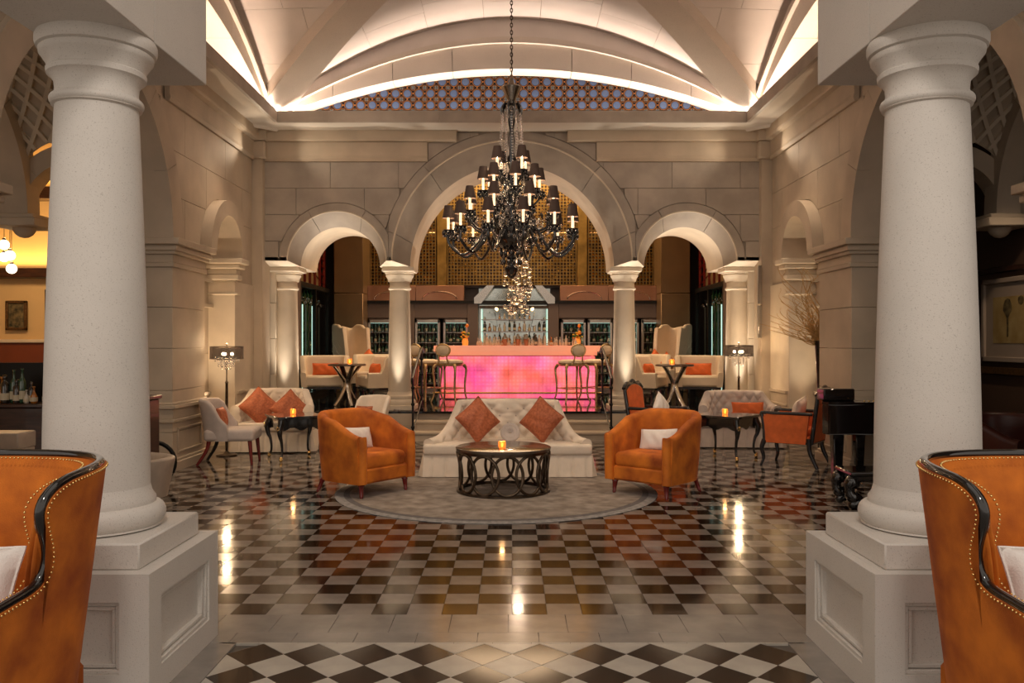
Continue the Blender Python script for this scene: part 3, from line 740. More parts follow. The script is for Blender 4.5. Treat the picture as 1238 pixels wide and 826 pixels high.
def handrail(s, label):
    t = thing('stair_handrail', label, 'handrail', (s*1.275, 0, 0))
    for (y, z0, z1) in ((12.05, PZ, 1.43), (10.99, .232, 1.08)):
        bm = nb(); box(bm, (0, y, (z0+z1)/2), (.026, .026, z1-z0)); box(bm, (0, y, z0+.015), (.07, .07, .03), .005)
        for z in (z0+.25*(z1-z0), z0+.6*(z1-z0), z0+.85*(z1-z0)): ico(bm, (0, y, z), .026, 2)
        obj('post', bm, 'iron', t)
    bm = nb(); tube(bm, bez([(0, 12.35, 1.40), (0, 12.2, 1.44), (0, 12.05, 1.445), (0, 11.5, 1.28), (0, 10.99, 1.10), (0, 10.9, 1.06), (0, 10.92, 1.01)], 6), .017, 8); obj('rail', bm, 'iron', t)
    bm = nb(); tube(bm, [(0, 12.05, .72), (0, 10.99, .38)], .009, 6); obj('lower_bar', bm, 'iron', t)
handrail(-1, 'black iron handrail at the left end of the steps'); handrail(1, 'black iron handrail at the right end of the steps')
FX = nb(); lathe(FX, [(.05, 0), (.05, .02), (.04, .03)], 16); 
UM = bpy.data.meshes.new('uplight'); FX.to_mesh(UM); FX.free(); UM.materials.append(M['steel'])
for x, nm in ((-3.215, 'outer left'), (-1.605, 'inner left'), (1.605, 'inner right'), (3.215, 'outer right')):
    o = bpy.data.objects.new('floor_uplight', UM); C.objects.link(o); o.location = (x, 11.925, PZ); SC.append(o); tag(o, 'small round steel uplight at the foot of the %s arcade column' % nm, 'light', 'uplights before the arcade columns')
# ---- bar room shell
for nm, a in (('wall_bar_back', (-4.6, 4.6, 17.9, 18.1, PZ, 5.3)), ('wall_bar_left', (-4.6, -4.4, 13.0, 18.1, 0, 5.3)), ('wall_bar_right', (4.4, 4.6, 13.0, 18.1, 0, 5.3))):
    bm = nb(); b2(bm, *a); obj(nm, bm, 'taupe', kind='structure')
bm = nb(); b2(bm, -4.6, 4.6, 13.0, 18.1, 5.2, 5.3); obj('ceiling', bm, 'copper', kind='structure', label='ceiling of the bar room beyond the arches')
for s in (-1, 1):
    bm = nb(); b2(bm, s*3.42, s*4.6, 13.0, 13.12, PZ, 5.2); obj('wall_bar_pier', bm, 'taupe', kind='structure')
# brown pillars between side cabinets and back screens
for s, side in ((-1, 'left'), (1, 'right')):
    t = thing('bronze_pillar', 'brown panelled pillar behind the high-backed chair, %s side of the bar' % side, 'pillar', (s*3.15, 16.65, PZ))
    for z0, z1 in ((0, 1.9), (1.9, 4.6)):
        bm = nb(); b2(bm, -.28, .28, -.2, 1.2, z0+.002, z1-.002, .01); obj('panel', bm, 'pillar', t)
    # wine cabinet on the side wall
    t = thing('wine_cabinet', 'tall glazed wine cabinet with cool lights on the %s side wall' % side, 'cabinet', (s*3.55, 0, PZ))
    bm = nb(); b2(bm, s*.35, s*.45, 13.2, 16.45, 0, 1.95); obj('back_panel', bm, 'nightblue', t)
    for y in (13.2, 14.28, 15.36, 16.42):
        bm = nb(); b2(bm, -.03, .03, y-.03, y+.03, 0, 1.95); obj('frame_post', bm, 'iron', t)
    for z0 in (1.90, 0): bm = nb(); b2(bm, -.03, .04, 13.2, 16.45, z0, z0+.08); obj('frame_rail', bm, 'iron', t)
    for i in range(12):
        y = 13.36+i*.26; bm = nb(); b2(bm, s*.10, s*.13, y-.007, y+.007, .08, 1.62); obj('light_strip', bm, 'coolstrip' if i % 3 == 0 else 'steel', t)
    bm = nb()
    for i in range(12):
        for k in range(10): lathe(bm, [(.001, 0), (.036, .005), (.036, .16), (.012, .20), (.012, .26), (.001, .265)], 6, (s*(.22+.04*(k % 2)), 13.30+i*.26, .10+k*.175))
    obj('bottles', bm, 'greenb', t, kind='stuff')
    for k in range(8):
        bm = nb(); ico(bm, (s*.16, 13.4+k*.42, 1.72), .05, 1); ico(bm, (s*.12, 13.5+k*.42, 1.66), .035, 1); obj('crystal_drop', bm, 'cryst', t)
    # upper slanting rack
    t = thing('slanted_bottle_rack', 'dark red slanting bottle rack above the %s wine cabinet' % side, 'rack', (s*3.6, 0, 2.75))
    for k in range(13):
        bm = nb(); tube(bm, [(0, 13.2, .45+k*.15), (0, 16.4, -.12+k*.15)], .018, 4); obj('rack_rail', bm, 'redwood', t)
    for k in range(9):
        bm = nb(); b2(bm, -.02, .02, 13.3+k*.38, 13.34+k*.38, -.2, 1.9); obj('rack_post', bm, 'redwood', t)
    bm = nb(); b2(bm, s*.1, s*.14, 13.2, 16.45, -.2, 2.2); obj('back_panel', bm, 'gold', t)
# ---- gilded lattice screens on the back wall with lit gold behind
for (x0, x1, lab) in ((-2.85, -1.55, 'left'), (-1.30, 1.30, 'middle'), (1.55, 2.85, 'right')):
    t = thing('lattice_screen', 'tall gilded lattice screen high behind the bar, %s one' % lab, 'screen', (0, 17.3, 0), group='lattice screens')
    bm = nb(); nx = round((x1-x0)/.065)
    for i in range(nx+1): x = x0+(x1-x0)*i/nx; b2(bm, x-.009, x+.009, -.012, .012, 2.70, 5.1)
    for k in range(38): z = 2.70+k*.065; b2(bm, x0, x1, -.014, .010, z-.007, z+.007)
    obj('lattice_bars', bm, 'lattice', t, kind='stuff')
    bm = nb(); random.seed(5)
    for i in range(nx):
        for k in range(36):
            if random.random() < .5: ico(bm, (x0+(i+.5)*(x1-x0)/nx, .04, 2.73+k*.065), random.uniform(.014, .026), 1)
    obj('bottle_ends', bm, 'brass' if lab == 'middle' else 'amberb', t, kind='stuff')
    bm = nb(); b2(bm, x0, x1, .30, .33, 2.66, 5.15); obj('backing_panel', bm, 'walnut', t)
    for z in (3.75,):
        bm = nb(); b2(bm, x0+.02, x1-.02, .10, .14, z, z+.03); obj('light_strip', bm, 'warmstrip', t)
for x in (-1.42, 1.42):
    t = thing('gilded_post', 'plain gilded post between lattice screens, %s' % ('left of the middle' if x < 0 else 'right of the middle'), 'post', (x, 17.3, 0)); bm = nb(); b2(bm, -.10, .10, -.05, .2, 2.66, 5.15, .01); obj('post_face', bm, 'lattice', t)
lamp('lattice_glow', 'AREA', (0, 16.7, 5.0), 52, (1, .62, .25), (R(20), 0, 0), 5.5, sy=.3)
# copper band and dark header
t = thing('copper_frieze', 'copper panelled frieze under the lattice screens', 'frieze', (0, 17.0, 0))
for i in range(6):
    x0 = -2.87+i*.957
    if i in (2, 3): continue
    bm = nb(); b2(bm, x0+.002, x0+.955, -.05, .3, 2.36, 2.66, .004); obj('frieze_panel', bm, 'copper', t)
    bm = nb(); 
    cxp = x0+.478; rows = [(cxp+.34*cos(pi*k/20), -.058, 2.39+.15*sin(pi*k/20)) for k in range(21)]
    tube(bm, rows, .010, 5); obj('arched_inlay', bm, 'silver', t)
bm = nb(); b2(bm, -2.87, 2.87, -.08, .3, 2.30, 2.36); obj('dark_rail', bm, 'iron', t)  # plain black rail below the copper panels
for s in (-1, 1): bm = nb(); b2(bm, s*.75, s*2.87, 0, .3, 2.02, 2.30); obj('header_panel', bm, 'taupe', t)
# wine fridges
def fridge(x, label, first=[None]):
    t = thing('wine_fridge', label, 'fridge', (x, 17.0, PZ), group='glass door fridges behind the bar')
    bm = nb(); b2(bm, -.25, .25, .55, .6, 0, 1.42); b2(bm, -.25, -.22, 0, .6, 0, 1.42); b2(bm, .22, .25, 0, .6, 0, 1.42); b2(bm, -.25, .25, 0, .6, 1.36, 1.42); obj('body', bm, 'taupe', t)
    bm = nb()
    for a in ((-.245, -.20, 0, 1.40), (.20, .245, 0, 1.40), (-.245, .245, 1.34, 1.40), (-.245, .245, 0, .06)): b2(bm, a[0], a[1], -.03, 0, a[2], a[3], .004)
    d = obj('door', bm, 'steel', t); bm = nb(); b2(bm, -.20, .20, -.018, -.012, .06, 1.34); obj('pane', bm, 'glassp', d)
    bm = nb(); tube(bm, [(.18, -.05, .5), (.18, -.05, .95)], .009, 6); obj('handle', bm, 'steel', d)
    for k in range(6):
        bm = nb(); b2(bm, -.22, .22, .04, .5, .12+k*.205, .132+k*.205); sh = obj('shelf', bm, 'steel', t)
    bm = nb(); bl = nb()
    for k in range(6):
        for i in range(6):
            y = .10; z = .135+k*.205; xx = -.185+i*.074; hgt = .15+.02*((i*7+k*3) % 3)
            lathe(bm, [(.028, 0), (.028, hgt*.6), (.010, hgt*.75), (.010, hgt)], 7, (xx, y, z))
            if (i+k) % 2: lathe(bl, [(.0287, .02), (.0287, hgt*.42)], 7, (xx, y, z))
    obj('bottles', bm, 'greenb', t, kind='stuff'); obj('bottle_labels', bl, 'label', t, kind='stuff')
    bm = nb(); b2(bm, -.2, .2, .03, .06, 1.335, 1.35); b2(bm, .205, .215, .03, .05, .1, 1.3); obj('light_strip', bm, 'coolstrip', t)
for x, l in ((-2.62, 'steel framed wine fridge beside the left high-backed chair'), (-1.68, 'steel framed wine fridge just right of the inner left column'), (-1.12, 'steel framed wine fridge left of the bar mirror'), (1.22, 'steel framed wine fridge right of the bar mirror'), (1.75, 'steel framed wine fridge seen left of the inner right column'), (2.28, 'steel framed wine fridge just right of the inner right column'), (2.82, 'steel framed wine fridge beside the right high-backed chair')): fridge(x, l)
for x, w_ in ((-2.15, .42), (-.78, .22), (.82, .22)):
    t = thing('bar_wall_pier', 'taupe pier between fridges on the bar wall, %s' % ('far left' if x < -2 else 'left of the mirror' if x < 0 else 'right of the mirror'), 'pier', (x, 17.0, PZ)); bm = nb(); b2(bm, -w_/2, w_/2, -.03, .3, 0, 1.76, .01); obj('pier_face', bm, 'taupe', t)
# back bar mirror niche
t = thing('bar_mirror', 'arched antiqued mirror niche with bottle shelves behind the bar', 'mirror', (.05, 17.0, 0))
bm = nb(); b2(bm, -.72, .72, .25, .28, PZ, 2.62); obj('mirror_glass', bm, 'mirror', t)
for s in (-1, 1):
    bm = nb(); prism(bm, [(s*.66, 2.30), (s*.80, 2.30), (s*.80, 2.42), (s*.55, 2.66), (s*.40, 2.66)], lambda x, z: (x, -.09, z), lambda x, z: (x, .25, z)); obj('arch_cheek', bm, 'silver', t)
bm = nb(); b2(bm, -.70, .70, -.02, .25, 2.22, 2.26); obj('header', bm, 'bronze', t)
bm = nb(); prism(bm, [(-.42, 2.30), (.42, 2.30), (.0, 2.56)], lambda x, z: (x, .10, z), lambda x, z: (x, .2, z)); obj('pediment', bm, 'mirror', t)
for x in (-.36, .36): bm = nb(); ico(bm, (x, .0, 2.205), .028, 2); obj('spotlight', bm, 'flame', t)
for k, z in enumerate((1.50, 1.74, 1.98)):
    bm = nb(); b2(bm, -.66, .66, .0, .22, z, z+.015); obj('shelf', bm, 'steel', t)
for s in (-1, 1):
    bm = nb(); b2(bm, s*.64, s*.665, .02, .05, PZ+.9, 2.2); obj('light_strip', bm, 'coolstrip', t)
    bm = nb(); prism(bm, [(s*.62, 2.06), (s*.62, 2.12), (s*.40, 2.12), (s*.34, 1.86), (s*.40, 1.86)], lambda x, z: (x, .03, z), lambda x, z: (x, .06, z)); obj('mirror_bracket', bm, 'mirror', t)
BOT = []; ORD = ['first','second','third','fourth','fifth','sixth','seventh','eighth','ninth','tenth','eleventh','twelfth','thirteenth','fourteenth','fifteenth','sixteenth','seventeenth','eighteenth','nineteenth','twentieth','twenty-first','twenty-second','twenty-third','twenty-fourth','twenty-fifth','twenty-sixth','twenty-seventh','twenty-eighth','twenty-ninth','thirtieth','thirty-first','thirty-second','thirty-third','thirty-fourth']
def bottle_mesh(kind, m, h=.3, r=.035):
    bm = nb(); pr = {0: [(r*.8, 0), (r, .01), (r, h*.58), (r*.85, h*.66), (r*.35, h*.76), (r*.33, h*.95), (r*.4, h*.96), (r*.4, h)],
      1: [(r*.9, 0), (r*1.1, .02), (r*1.15, h*.4), (r*.5, h*.62), (r*.3, h*.7), (r*.3, h*.9), (r*.45, h*.92), (r*.45, h)],
      2: [(r*.9, 0), (r, .01), (r, h*.7), (r*.4, h*.78), (r*.4, h*.84), (r*.5, h*.86), (r*.5, h)]}[kind]
    lathe(bm, pr, 12); bmesh.ops.recalc_face_normals(bm, faces=bm.faces)
    me = bpy.data.meshes.new('bottle'); bm.to_mesh(me); bm.free(); me.polygons.foreach_set('use_smooth', [True]*len(me.polygons)); me.materials.append(M[m])
    bm = nb(); lathe(bm, [(r*1.02*(1.12 if kind == 1 else 1), h*.12), (r*1.02*(1.14 if kind == 1 else 1), h*.36)], 12)
    ml = bpy.data.meshes.new('label'); bm.to_mesh(ml); bm.free(); ml.materials.append(M['label']); return me, ml
BOT = [bottle_mesh(0, 'clearb', .26), bottle_mesh(1, 'amberb', .20), bottle_mesh(2, 'darkb', .25), bottle_mesh(0, 'greenb', .28, .032), bottle_mesh(2, 'clearb', .22, .03), bottle_mesh(1, 'clearb', .18, .034)]
BN = ['clear glass spirit bottle', 'squat amber spirit bottle', 'dark round-shouldered bottle', 'green glass bottle', 'slim clear bottle', 'squat clear decanter bottle']
def bottle(i, loc, label, group, sc=1):
    o = bpy.data.objects.new('bottle', BOT[i][0]); C.objects.link(o); o.location = loc; o.scale = (sc, sc, sc); SC.append(o); tag(o, label, 'bottle', group); share('label', BOT[i][1], o); return o
random.seed(3)
for k, z in enumerate((1.515, 1.755, 1.995)):
    for i in range(13):
        bottle((i*5+k*2) % 6, (.05-.6+i*.1, 17.06+.05*(i % 2), z), '%s, %s from the left on the %s mirrored shelf' % (BN[(i*5+k*2) % 6], ORD[i], ('lowest', 'middle', 'top')[k]), 'bottles on the %s mirror shelf' % ('lowest', 'middle', 'top')[k], .8 if k < 2 else .55)
# ---- the bar
B = thing('bar_counter', 'long bar counter with a glowing pink and orange onyx front', 'bar counter', (.09, 14.3, PZ))
hw = 1.30
bm = nb(); b2(bm, -hw+.06, hw-.06, .06, .55, 0, .78); obj('body', bm, 'taupe', B)
for i in range(9):
    for k in range(3):
        x0 = -hw+i*2*hw/9; bm = nb(); b2(bm, x0+.0015, x0+2*hw/9-.0015, 0, .05, .02+k*.235+.0015, .02+(k+1)*.235-.0015, .002); obj('onyx_panel', bm, 'onyx', B)
for s in (-1, 1):
    for j in range(2):
        bm = nb(); b2(bm, s*hw, s*(hw-.05), .05+j*.25, .05+(j+1)*.25-.002, .02, .725, .002); obj('onyx_panel', bm, 'onyx', B)
def topshape(bm, e, z0, z1):
    pts = []
    for k in range(9): a = pi+pi/2*k/8; pts.append((-hw-e+.16+.16*cos(a), -.07-e+.16+.16*sin(a)+0))
    for k in range(9): a = -pi/2+pi/2*k/8; pts.append((hw+e-.16+.16*cos(a), -.07-e+.16+.16*sin(a)))
    pts += [(hw+e, .6), (-hw-e, .6)]
    prism(bm, pts, lambda x, y: (x, y, z0), lambda x, y: (x, y, z1))
bm = nb(); topshape(bm, .04, .74, .80); topshape(bm, .10, .80, .90); obj('counter_top', bm, 'onyx_top', B)
bm = nb(); tube(bm, [(-hw-.1, -.16, .12), (hw+.1, -.16, .12)], .016, 8)
for i in range(6): x = -hw+i*2*hw/5; tube(bm, [(x, -.16, .12), (x, 0, .10)], .010, 6)
obj('foot_rail', bm, 'brass', B)
random.seed(11)
zt = PZ+.90; nbt = 0
for i in range(34):
    x = -.58+i*.052+random.uniform(-.01, .01)
    if -.10 < x < .28 and i % 2: continue
    q = random.choice((0, 1, 2, 4, 5, 5)); nbt += 1
    bottle(q, (x, 14.55+random.uniform(-.05, .12), zt), '%s, %s from the left on the glowing bar counter' % (BN[q], ORD[nbt-1]), 'bottles on the bar counter', random.uniform(.5, .78))
def flowers(x, label):
    t = thing('flower_vase', label, 'flowers', (x, 14.62, zt))
    bm = nb(); lathe(bm, [(.03, 0), (.05, .01), (.055, .07), (.04, .12)], 14); obj('vase', bm, 'amber', t)
    random.seed(int(x*100) % 99)
    for m, n_ in (('ypetal', 9), ('petal', 8), ('leaf', 7)):
        bm = nb()
        for _ in range(n_):
            a = random.uniform(0, 6.28); r = random.uniform(.01, .09); c = (r*cos(a), r*sin(a)*.7, random.uniform(.12, .24)); ico(bm, c, random.uniform(.018, .032), 1, (1, 1, .6))
        obj('blossoms' if m != 'leaf' else 'leaves', bm, m, t, kind='stuff')
    bm = nb(); ico(bm, (.03, 0, .34), .035, 1); tube(bm, [(.03, 0, .34), (.01, 0, .1)], .004, 5); obj('tall_bloom', bm, 'petal', t)
flowers(-.80, 'orange and yellow flowers in a glass vase, left end of the bar'); flowers(1.12, 'low orange flowers in a glass vase, right end of the bar')
for x, l in ((-.12, 'left copper shaker on the bar counter'), (.10, 'middle copper shaker on the bar counter'), (.24, 'right copper shaker on the bar counter')):
    t = thing('cocktail_shaker', l, 'shaker', (x, 14.5, zt)); bm = nb(); lathe(bm, [(.03, 0), (.045, .11)], 14); obj('cup', bm, 'copper', t); bm = nb(); lathe(bm, [(.046, .11), (.042, .13), (.02, .17), (.02, .19), (.012, .20)], 14); obj('cap', bm, 'steel', t)
def stool(x, y, rz, label):
    t = thing('bar_stool', label, 'bar stool', (x, y, PZ), rz, 'gilt bar stools')
    for sx in (-1, 1):
        for sy in (-1, 1):
            bm = nb(); ps = bez([(sx*.17, sy*.15, .60), (sx*.20, sy*.185, .52), (sx*.185, sy*.17, .30), (sx*.19, sy*.175, .12), (sx*.225, sy*.21, 0)], 6)
            tube(bm, ps, [.022-.010*(i/(len(ps)-1))+.006*(i < 5) for i in range(len(ps))], 7); obj('leg', bm, 'gold', t)
    bm = nb(); lathe(bm, [(.19, .575), (.22, .585), (.225, .61), (.20, .62)], 24); obj('seat_rail', bm, 'gold', t)
    bm = nb(); lathe(bm, [(.205, .615), (.225, .63), (.215, .66), (.15, .68), (.001, .685)], 24); obj('seat', bm, 'cream2', t)
    bm = nb(); 
    for a in range(4):
        pa = [(.185, .17), (-.185, .17), (-.185, -.17), (.185, -.17)]; p, q = pa[a], pa[(a+1) % 4]; tube(bm, [(*p, .22), (*q, .22)], .008, 6)
    obj('stretcher', bm, 'gold', t)
    for sx in (-1, 1):
        bm = nb(); tube(bm, bez([(sx*.10, -.19, .60), (sx*.07, -.22, .70), (sx*.08, -.23, .76)], 5), .013, 6); obj('back_stile', bm, 'gold', t)
    bm = nb(); ps = [(.125*cos(2*pi*k/28), -.235+.02*abs(cos(2*pi*k/28)), .83+.095*sin(2*pi*k/28)) for k in range(28)]; tube(bm, ps, .014, 7, closed=True); obj('back_frame', bm, 'gold', t)
    bm = nb(); sph(bm, (0, -.228, .83), 1, 20, 12, (.118, .028, .088)); obj('back_pad', bm, 'cream2', t)
stool(-1.0, 13.72, R(-25), 'gilt bar stool standing before the left end of the bar'); stool(-1.42, 13.95, R(-40), 'gilt bar stool half hidden behind the left handrail')
stool(-1.80, 14.50, R(-90), 'gilt bar stool at the left side of the bar, behind the column')
stool(.96, 13.72, R(25), 'gilt bar stool standing before the right end of the bar'); stool(1.38, 13.95, R(40), 'gilt bar stool half hidden behind the right handrail')
lamp('bar_room_fill', 'AREA', (0, 15.5, 5.1), 130, (1, .68, .40), (0, 0, 0), 3.5, sy=3)
for s in (-1, 1): lamp('bar_seat_spot', 'SPOT', (s*2.3, 13.8, 5.0), 190, (1, .72, .45), size=.05, spot=55, blend=.8)

# glass bubble pendant hanging in the bar
t = thing('bubble_chandelier', 'cascade of clear glass bubbles hanging over the bar counter', 'chandelier', (.10, 14.5, 0)); random.seed(21)
SB = nb(); ico(SB, (0, 0, 0), 1, 2); bmesh.ops.recalc_face_normals(SB, faces=SB.faces)
SBM = bpy.data.meshes.new('glass_bubble'); SB.to_mesh(SBM); SB.free(); SBM.polygons.foreach_set('use_smooth', [True]*len(SBM.polygons)); SBM.materials.append(M['cryst'])
for i in range(120):
    z = random.uniform(2.02, 3.15); rr = .24*(1 if z > 2.4 else .7+.3*(z-2.0)/.4*0+.3*random.random()); a = random.uniform(0, 6.28); r_ = rr*sqrt(random.random()); k = random.uniform(.022, .05)
    share('glass_bubble', SBM, t, (r_*cos(a), r_*sin(a), z), scale=(k, k, k))
bm = nb()
for i in range(16): a = i*2.4; r_ = .2*sqrt(i/16); tube(bm, [(r_*cos(a), r_*sin(a), 5.2), (r_*cos(a), r_*sin(a), 2.1+.05*i)], .0015, 3)
obj('wires', bm, 'steel', t, kind='stuff')
bm = nb(); lathe(bm, [(.26, 5.14), (.26, 5.19)], 24); obj('canopy', bm, 'steel', t)
lamp('bubble_glow', 'POINT', (.10, 14.5, 3.4), 14, (1, .72, .5), size=.05)
# ================================================================ FURNITURE OF THE HALL
SON[0] = False
# rug
t = thing('round_rug', 'round grey patterned rug under the tufted sofa and bronze table', 'rug', (-.16, 8.88, 0))
bm = nb(); lathe(bm, [(1.645, 0), (1.65, .006), (1.64, .010), (1.50, .010)], 96); obj('border', bm, 'rug2', t)
bm = nb(); lathe(bm, [(1.56, .0095), (1.56, .0115), (1.53, .0115)], 96); obj('border_line', bm, 'rug3', t)
bm = nb(); lathe(bm, [(1.50, .008), (1.50, .013), (.001, .013)], 96); obj('field', bm, 'rug', t)
RZ = .013
def turned_leg(bm, x, y, h, r0, r1, lean=(0, 0), n=10):
    pr = [(r1*.7, 0), (r1, .012), (r1*.9, h*.12), (r1*1.25, h*.15), (r1, h*.2), (r0*.95, h*.8), (r0*1.15, h*.86), (r0, h)]
    rings = []
    for r, z in pr:
        dx, dy = lean[0]*(1-z/h), lean[1]*(1-z/h)
        rings.append([bm.verts.new((x+dx+r*cos(2*pi*i/n), y+dy+r*sin(2*pi*i/n), z)) for i in range(n)])
    for a, b in zip(rings, rings[1:]):
        for i in range(n): bm.faces.new((a[i], a[(i+1) % n], b[(i+1) % n], b[i]))
    bm.faces.new(rings[0][::-1]); bm.faces.new(rings[-1])
# orange tub chairs
def tub_chair(loc, rz, label, low=-1):
    t = thing('tub_armchair', label, 'armchair', loc, rz, 'orange velvet tub armchairs')
    path = upath(.76, .74, 44, 2.6)
    def tops(u):
        s = abs(u*2-1); return .615+.215*sm((1-s)/.85)**.85
    bm = nb(); shell(bm, path, .14, tops, .085, flare=.06, nz=8, base_in=.01, thf=lambda u: .085+.02*sm(1-abs(u*2-1))); obj('backrest', bm, 'orange', t)
    bm = nb(); ps = []
    for i, p in enumerate(path[2:-2]):
        u = (i+2)/(len(path)-1); s = abs(u*2-1)
        ps.append((p[0]*1.035, p[1]*1.03, tops(u)-.045))
    tube(bm, ps, .006, 5); obj('piping', bm, 'orange', t)
    bm = nb(); box(bm, (0, -.05, .215), (.60, .64, .15), .02); obj('seat_base', bm, 'orange', t)
    bm = nb(); box(bm, (0, -.055, .345), (.585, .62, .15), .05, seg=4)
    for v in bm.verts:
        if v.co.z > .38: v.co.z += .022*max(0, 1-(v.co.x/.3)**2)
    obj('seat_cushion', bm, 'orange', t)
    for sx in (-1, 1):
        bm = nb(); ps = bez([(sx*.338, -.372, .15), (sx*.338, -.376, .35), (sx*.338, -.372, .56), (sx*.338, -.365, .60)], 5); tube(bm, ps, .046, 10); obj('arm_front', bm, 'orange', t)
        bm = nb(); turned_leg(bm, sx*.30, -.32, .145, .030, .018, (sx*.01, -.01)); obj('leg', bm, 'redwood', t)
        bm = nb(); turned_leg(bm, sx*.26, .28, .145, .028, .018, (sx*.04, .05)); obj('leg', bm, 'redwood', t)
    return t
def rot2(v, a): return (v[0]*cos(a)-v[1]*sin(a), v[0]*sin(a)+v[1]*cos(a))
aL = R(53); aR = R(-42)
tub_chair((-1.55, 8.80, .010), aL, 'orange velvet tub armchair left of the bronze coffee table')
tub_chair((1.49, 8.74, .010), aR, 'orange velvet tub armchair right of the bronze coffee table')
def on_chair(name, m, c, a, off, z, w_, h_, th, tilt, yaw, label, group=None, roll=0, cat='cushion'):
    d = rot2(off, a); return pillow(name, m, w_, h_, th, loc=(c[0]+d[0], c[1]+d[1], z), rot=(R(tilt), R(roll), a+R(yaw)), label=label, cat=cat, group=group)
on_chair('cushion', 'white', (-1.55, 8.80), aL, (.06, .13), .535, .40, .24, .13, -20, 0, 'small white cushion on the left orange tub armchair', 'white cushions on orange tub armchairs', roll=4)
on_chair('cushion', 'white', (1.49, 8.74), aR, (-.06, .10), .525, .40, .24, .13, -24, 8, 'small white cushion on the right orange tub armchair', 'white cushions on orange tub armchairs', roll=-4)
# central tufted sofa
def buttons(bm, path_f, su, sv, r=.009): pass
def tufted_sofa(loc, rz, wb, ws, dp, zb, zs, label, mats='cream', high=.84, skirt=True, arm=.44, su=.075, sv=.075):
    t = thing('tufted_sofa', label, 'sofa', loc, rz)
    n = 128; path = []
    for i in range(n+1):        # arms splay out towards the front
        a = pi*(1-i/n); c, s = cos(a), sin(a); k = 3.0
        x = math.copysign(abs(c)**(2/k), c); y = abs(s)**(2/k)
        path.append((x*(wb/2+(ws-wb)/2*(1-y)**1.3), -dp*.42+y*dp*.86))
    def tops(u): s = abs(u*2-1); f = min(1, (1-s)/.50); return arm+(high-arm)*(f**2.5)+.012*(1-s)
    bm = nb(); shell(bm, path, .24, tops, .13, flare=.03, nz=34, tuft=tufter(su, sv, .045, z_off=.40), round_=.42); obj('backrest', bm, mats, t, angle=75)
    bm = nb(); S = [0]
    for i in range(1, n+1): S.append(S[-1]+sqrt((path[i][0]-path[i-1][0])**2+(path[i][1]-path[i-1][1])**2))
    L = S[-1]
    for ia in range(-60, 61):
        for ib in range(-2, 12):
            if (ia+ib) % 2: continue
            s = L/2+ia*su; z = .40+ib*sv
            if s < .05 or s > L-.05: continue
            i = max(k for k in range(n) if S[k] <= s); f = (s-S[i])/(S[i+1]-S[i]+1e-9)
            if z < .46 or z > tops((i+f)/n)-.05: continue
            p = Vector((path[i][0]*(1-f)+path[i+1][0]*f, path[i][1]*(1-f)+path[i+1][1]*f, 0)); tv = Vector((path[i+1][0]-path[i][0], path[i+1][1]-path[i][1], 0)).normalized(); nv = Vector((-tv.y, tv.x, 0))
            q = p+nv*(.03*(z-.24)-.13+.020); ico(bm, (q.x, q.y, z), .012, 1)
    obj('buttons', bm, 'lilac', t, kind='stuff')
    bm = nb(); box(bm, (0, -.06, zs-.065), (ws, dp*.92, .12), .028, seg=4); obj('seat_cushion', bm, mats, t)
    bm = nb()
    if skirt:
        def sk(u, v):
            # pleated skirt round the front and sides
            P_ = [(-ws/2, dp*.38), (-ws/2, -dp*.50), (ws/2, -dp*.50), (ws/2, dp*.38)]; Ls = [dp*.88, ws, dp*.88]; s = u*sum(Ls); k = 0
            while k < 2 and s > Ls[k]: s -= Ls[k]; k += 1
            f = min(1, s/Ls[k]); x = P_[k][0]*(1-f)+P_[k+1][0]*f; y = P_[k][1]*(1-f)+P_[k+1][1]*f
            nx, ny = [(-1, 0), (0, -1), (1, 0)][k]; pl = abs(((u*sum(Ls))/.16) % 1-.5)*2; pl = max(0, pl-.72)/.28
            o = (.005+.055*(1-v))-pl*.022*(1-v)**.5; return (x+nx*o, y+ny*o, .02+v*(zs-.145))
        grid(bm, sk, 240, 4); r = bmesh.ops.extrude_face_region(bm, geom=bm.faces[:])
        vs_ = [v for v in r['geom'] if isinstance(v, bmesh.types.BMVert)]
        for v in vs_: v.co.x *= .985; v.co.y *= .98
        obj('skirt', bm, mats, t)
    bm = nb(); box(bm, (0, 0, .13), (ws*.9, dp*.84, .20)); obj('base', bm, 'blackwood', t)
    for sx in (-1, 1):
        for y in (-dp*.4, dp*.36): bm = nb(); box(bm, (sx*ws*.42, y, .02), (.05, .05, .04)); obj('leg', bm, 'blackwood', t)
    return t
tufted_sofa((-.05, 10.10, 0), 0, 1.50, 1.92, .80, .8, .385, 'ivory tufted sofa with pleated skirt at the centre, under the bar', high=.845, su=.10, sv=.085)
pillow('cushion', 'terra', .40, .40, .17, loc=(-.40, 9.99, .635), rot=(R(-22), R(50), R(8)), label='terracotta silk cushion on the left of the central sofa', cat='cushion', group='terracotta cushions on the central sofa')
pillow('cushion', 'terra', .40, .40, .17, loc=(.345, 9.99, .635), rot=(R(-22), R(-52), R(-8)), label='terracotta silk cushion on the right of the central sofa', cat='cushion', group='terracotta cushions on the central sofa')
bm = nb()
for k in range(12):
    r = .095-.0*k; tube(bm, [(r*(1-.07*k)*cos(a), -.012*sin(k*.3), r*(1-.07*k)*sin(a)) for a in [2*pi*i/28 for i in range(28)]], .008+.012*(k < 2), 6, closed=True)
lathe(bm, [(.02, 0), (.02, .01)], 8); 
obj('round_cushion', bm, 'lilac', loc=(-.02, 9.86, .50), rot=(R(-18), 0, 0), label='small round shirred grey cushion in the middle of the central sofa', cat='cushion')
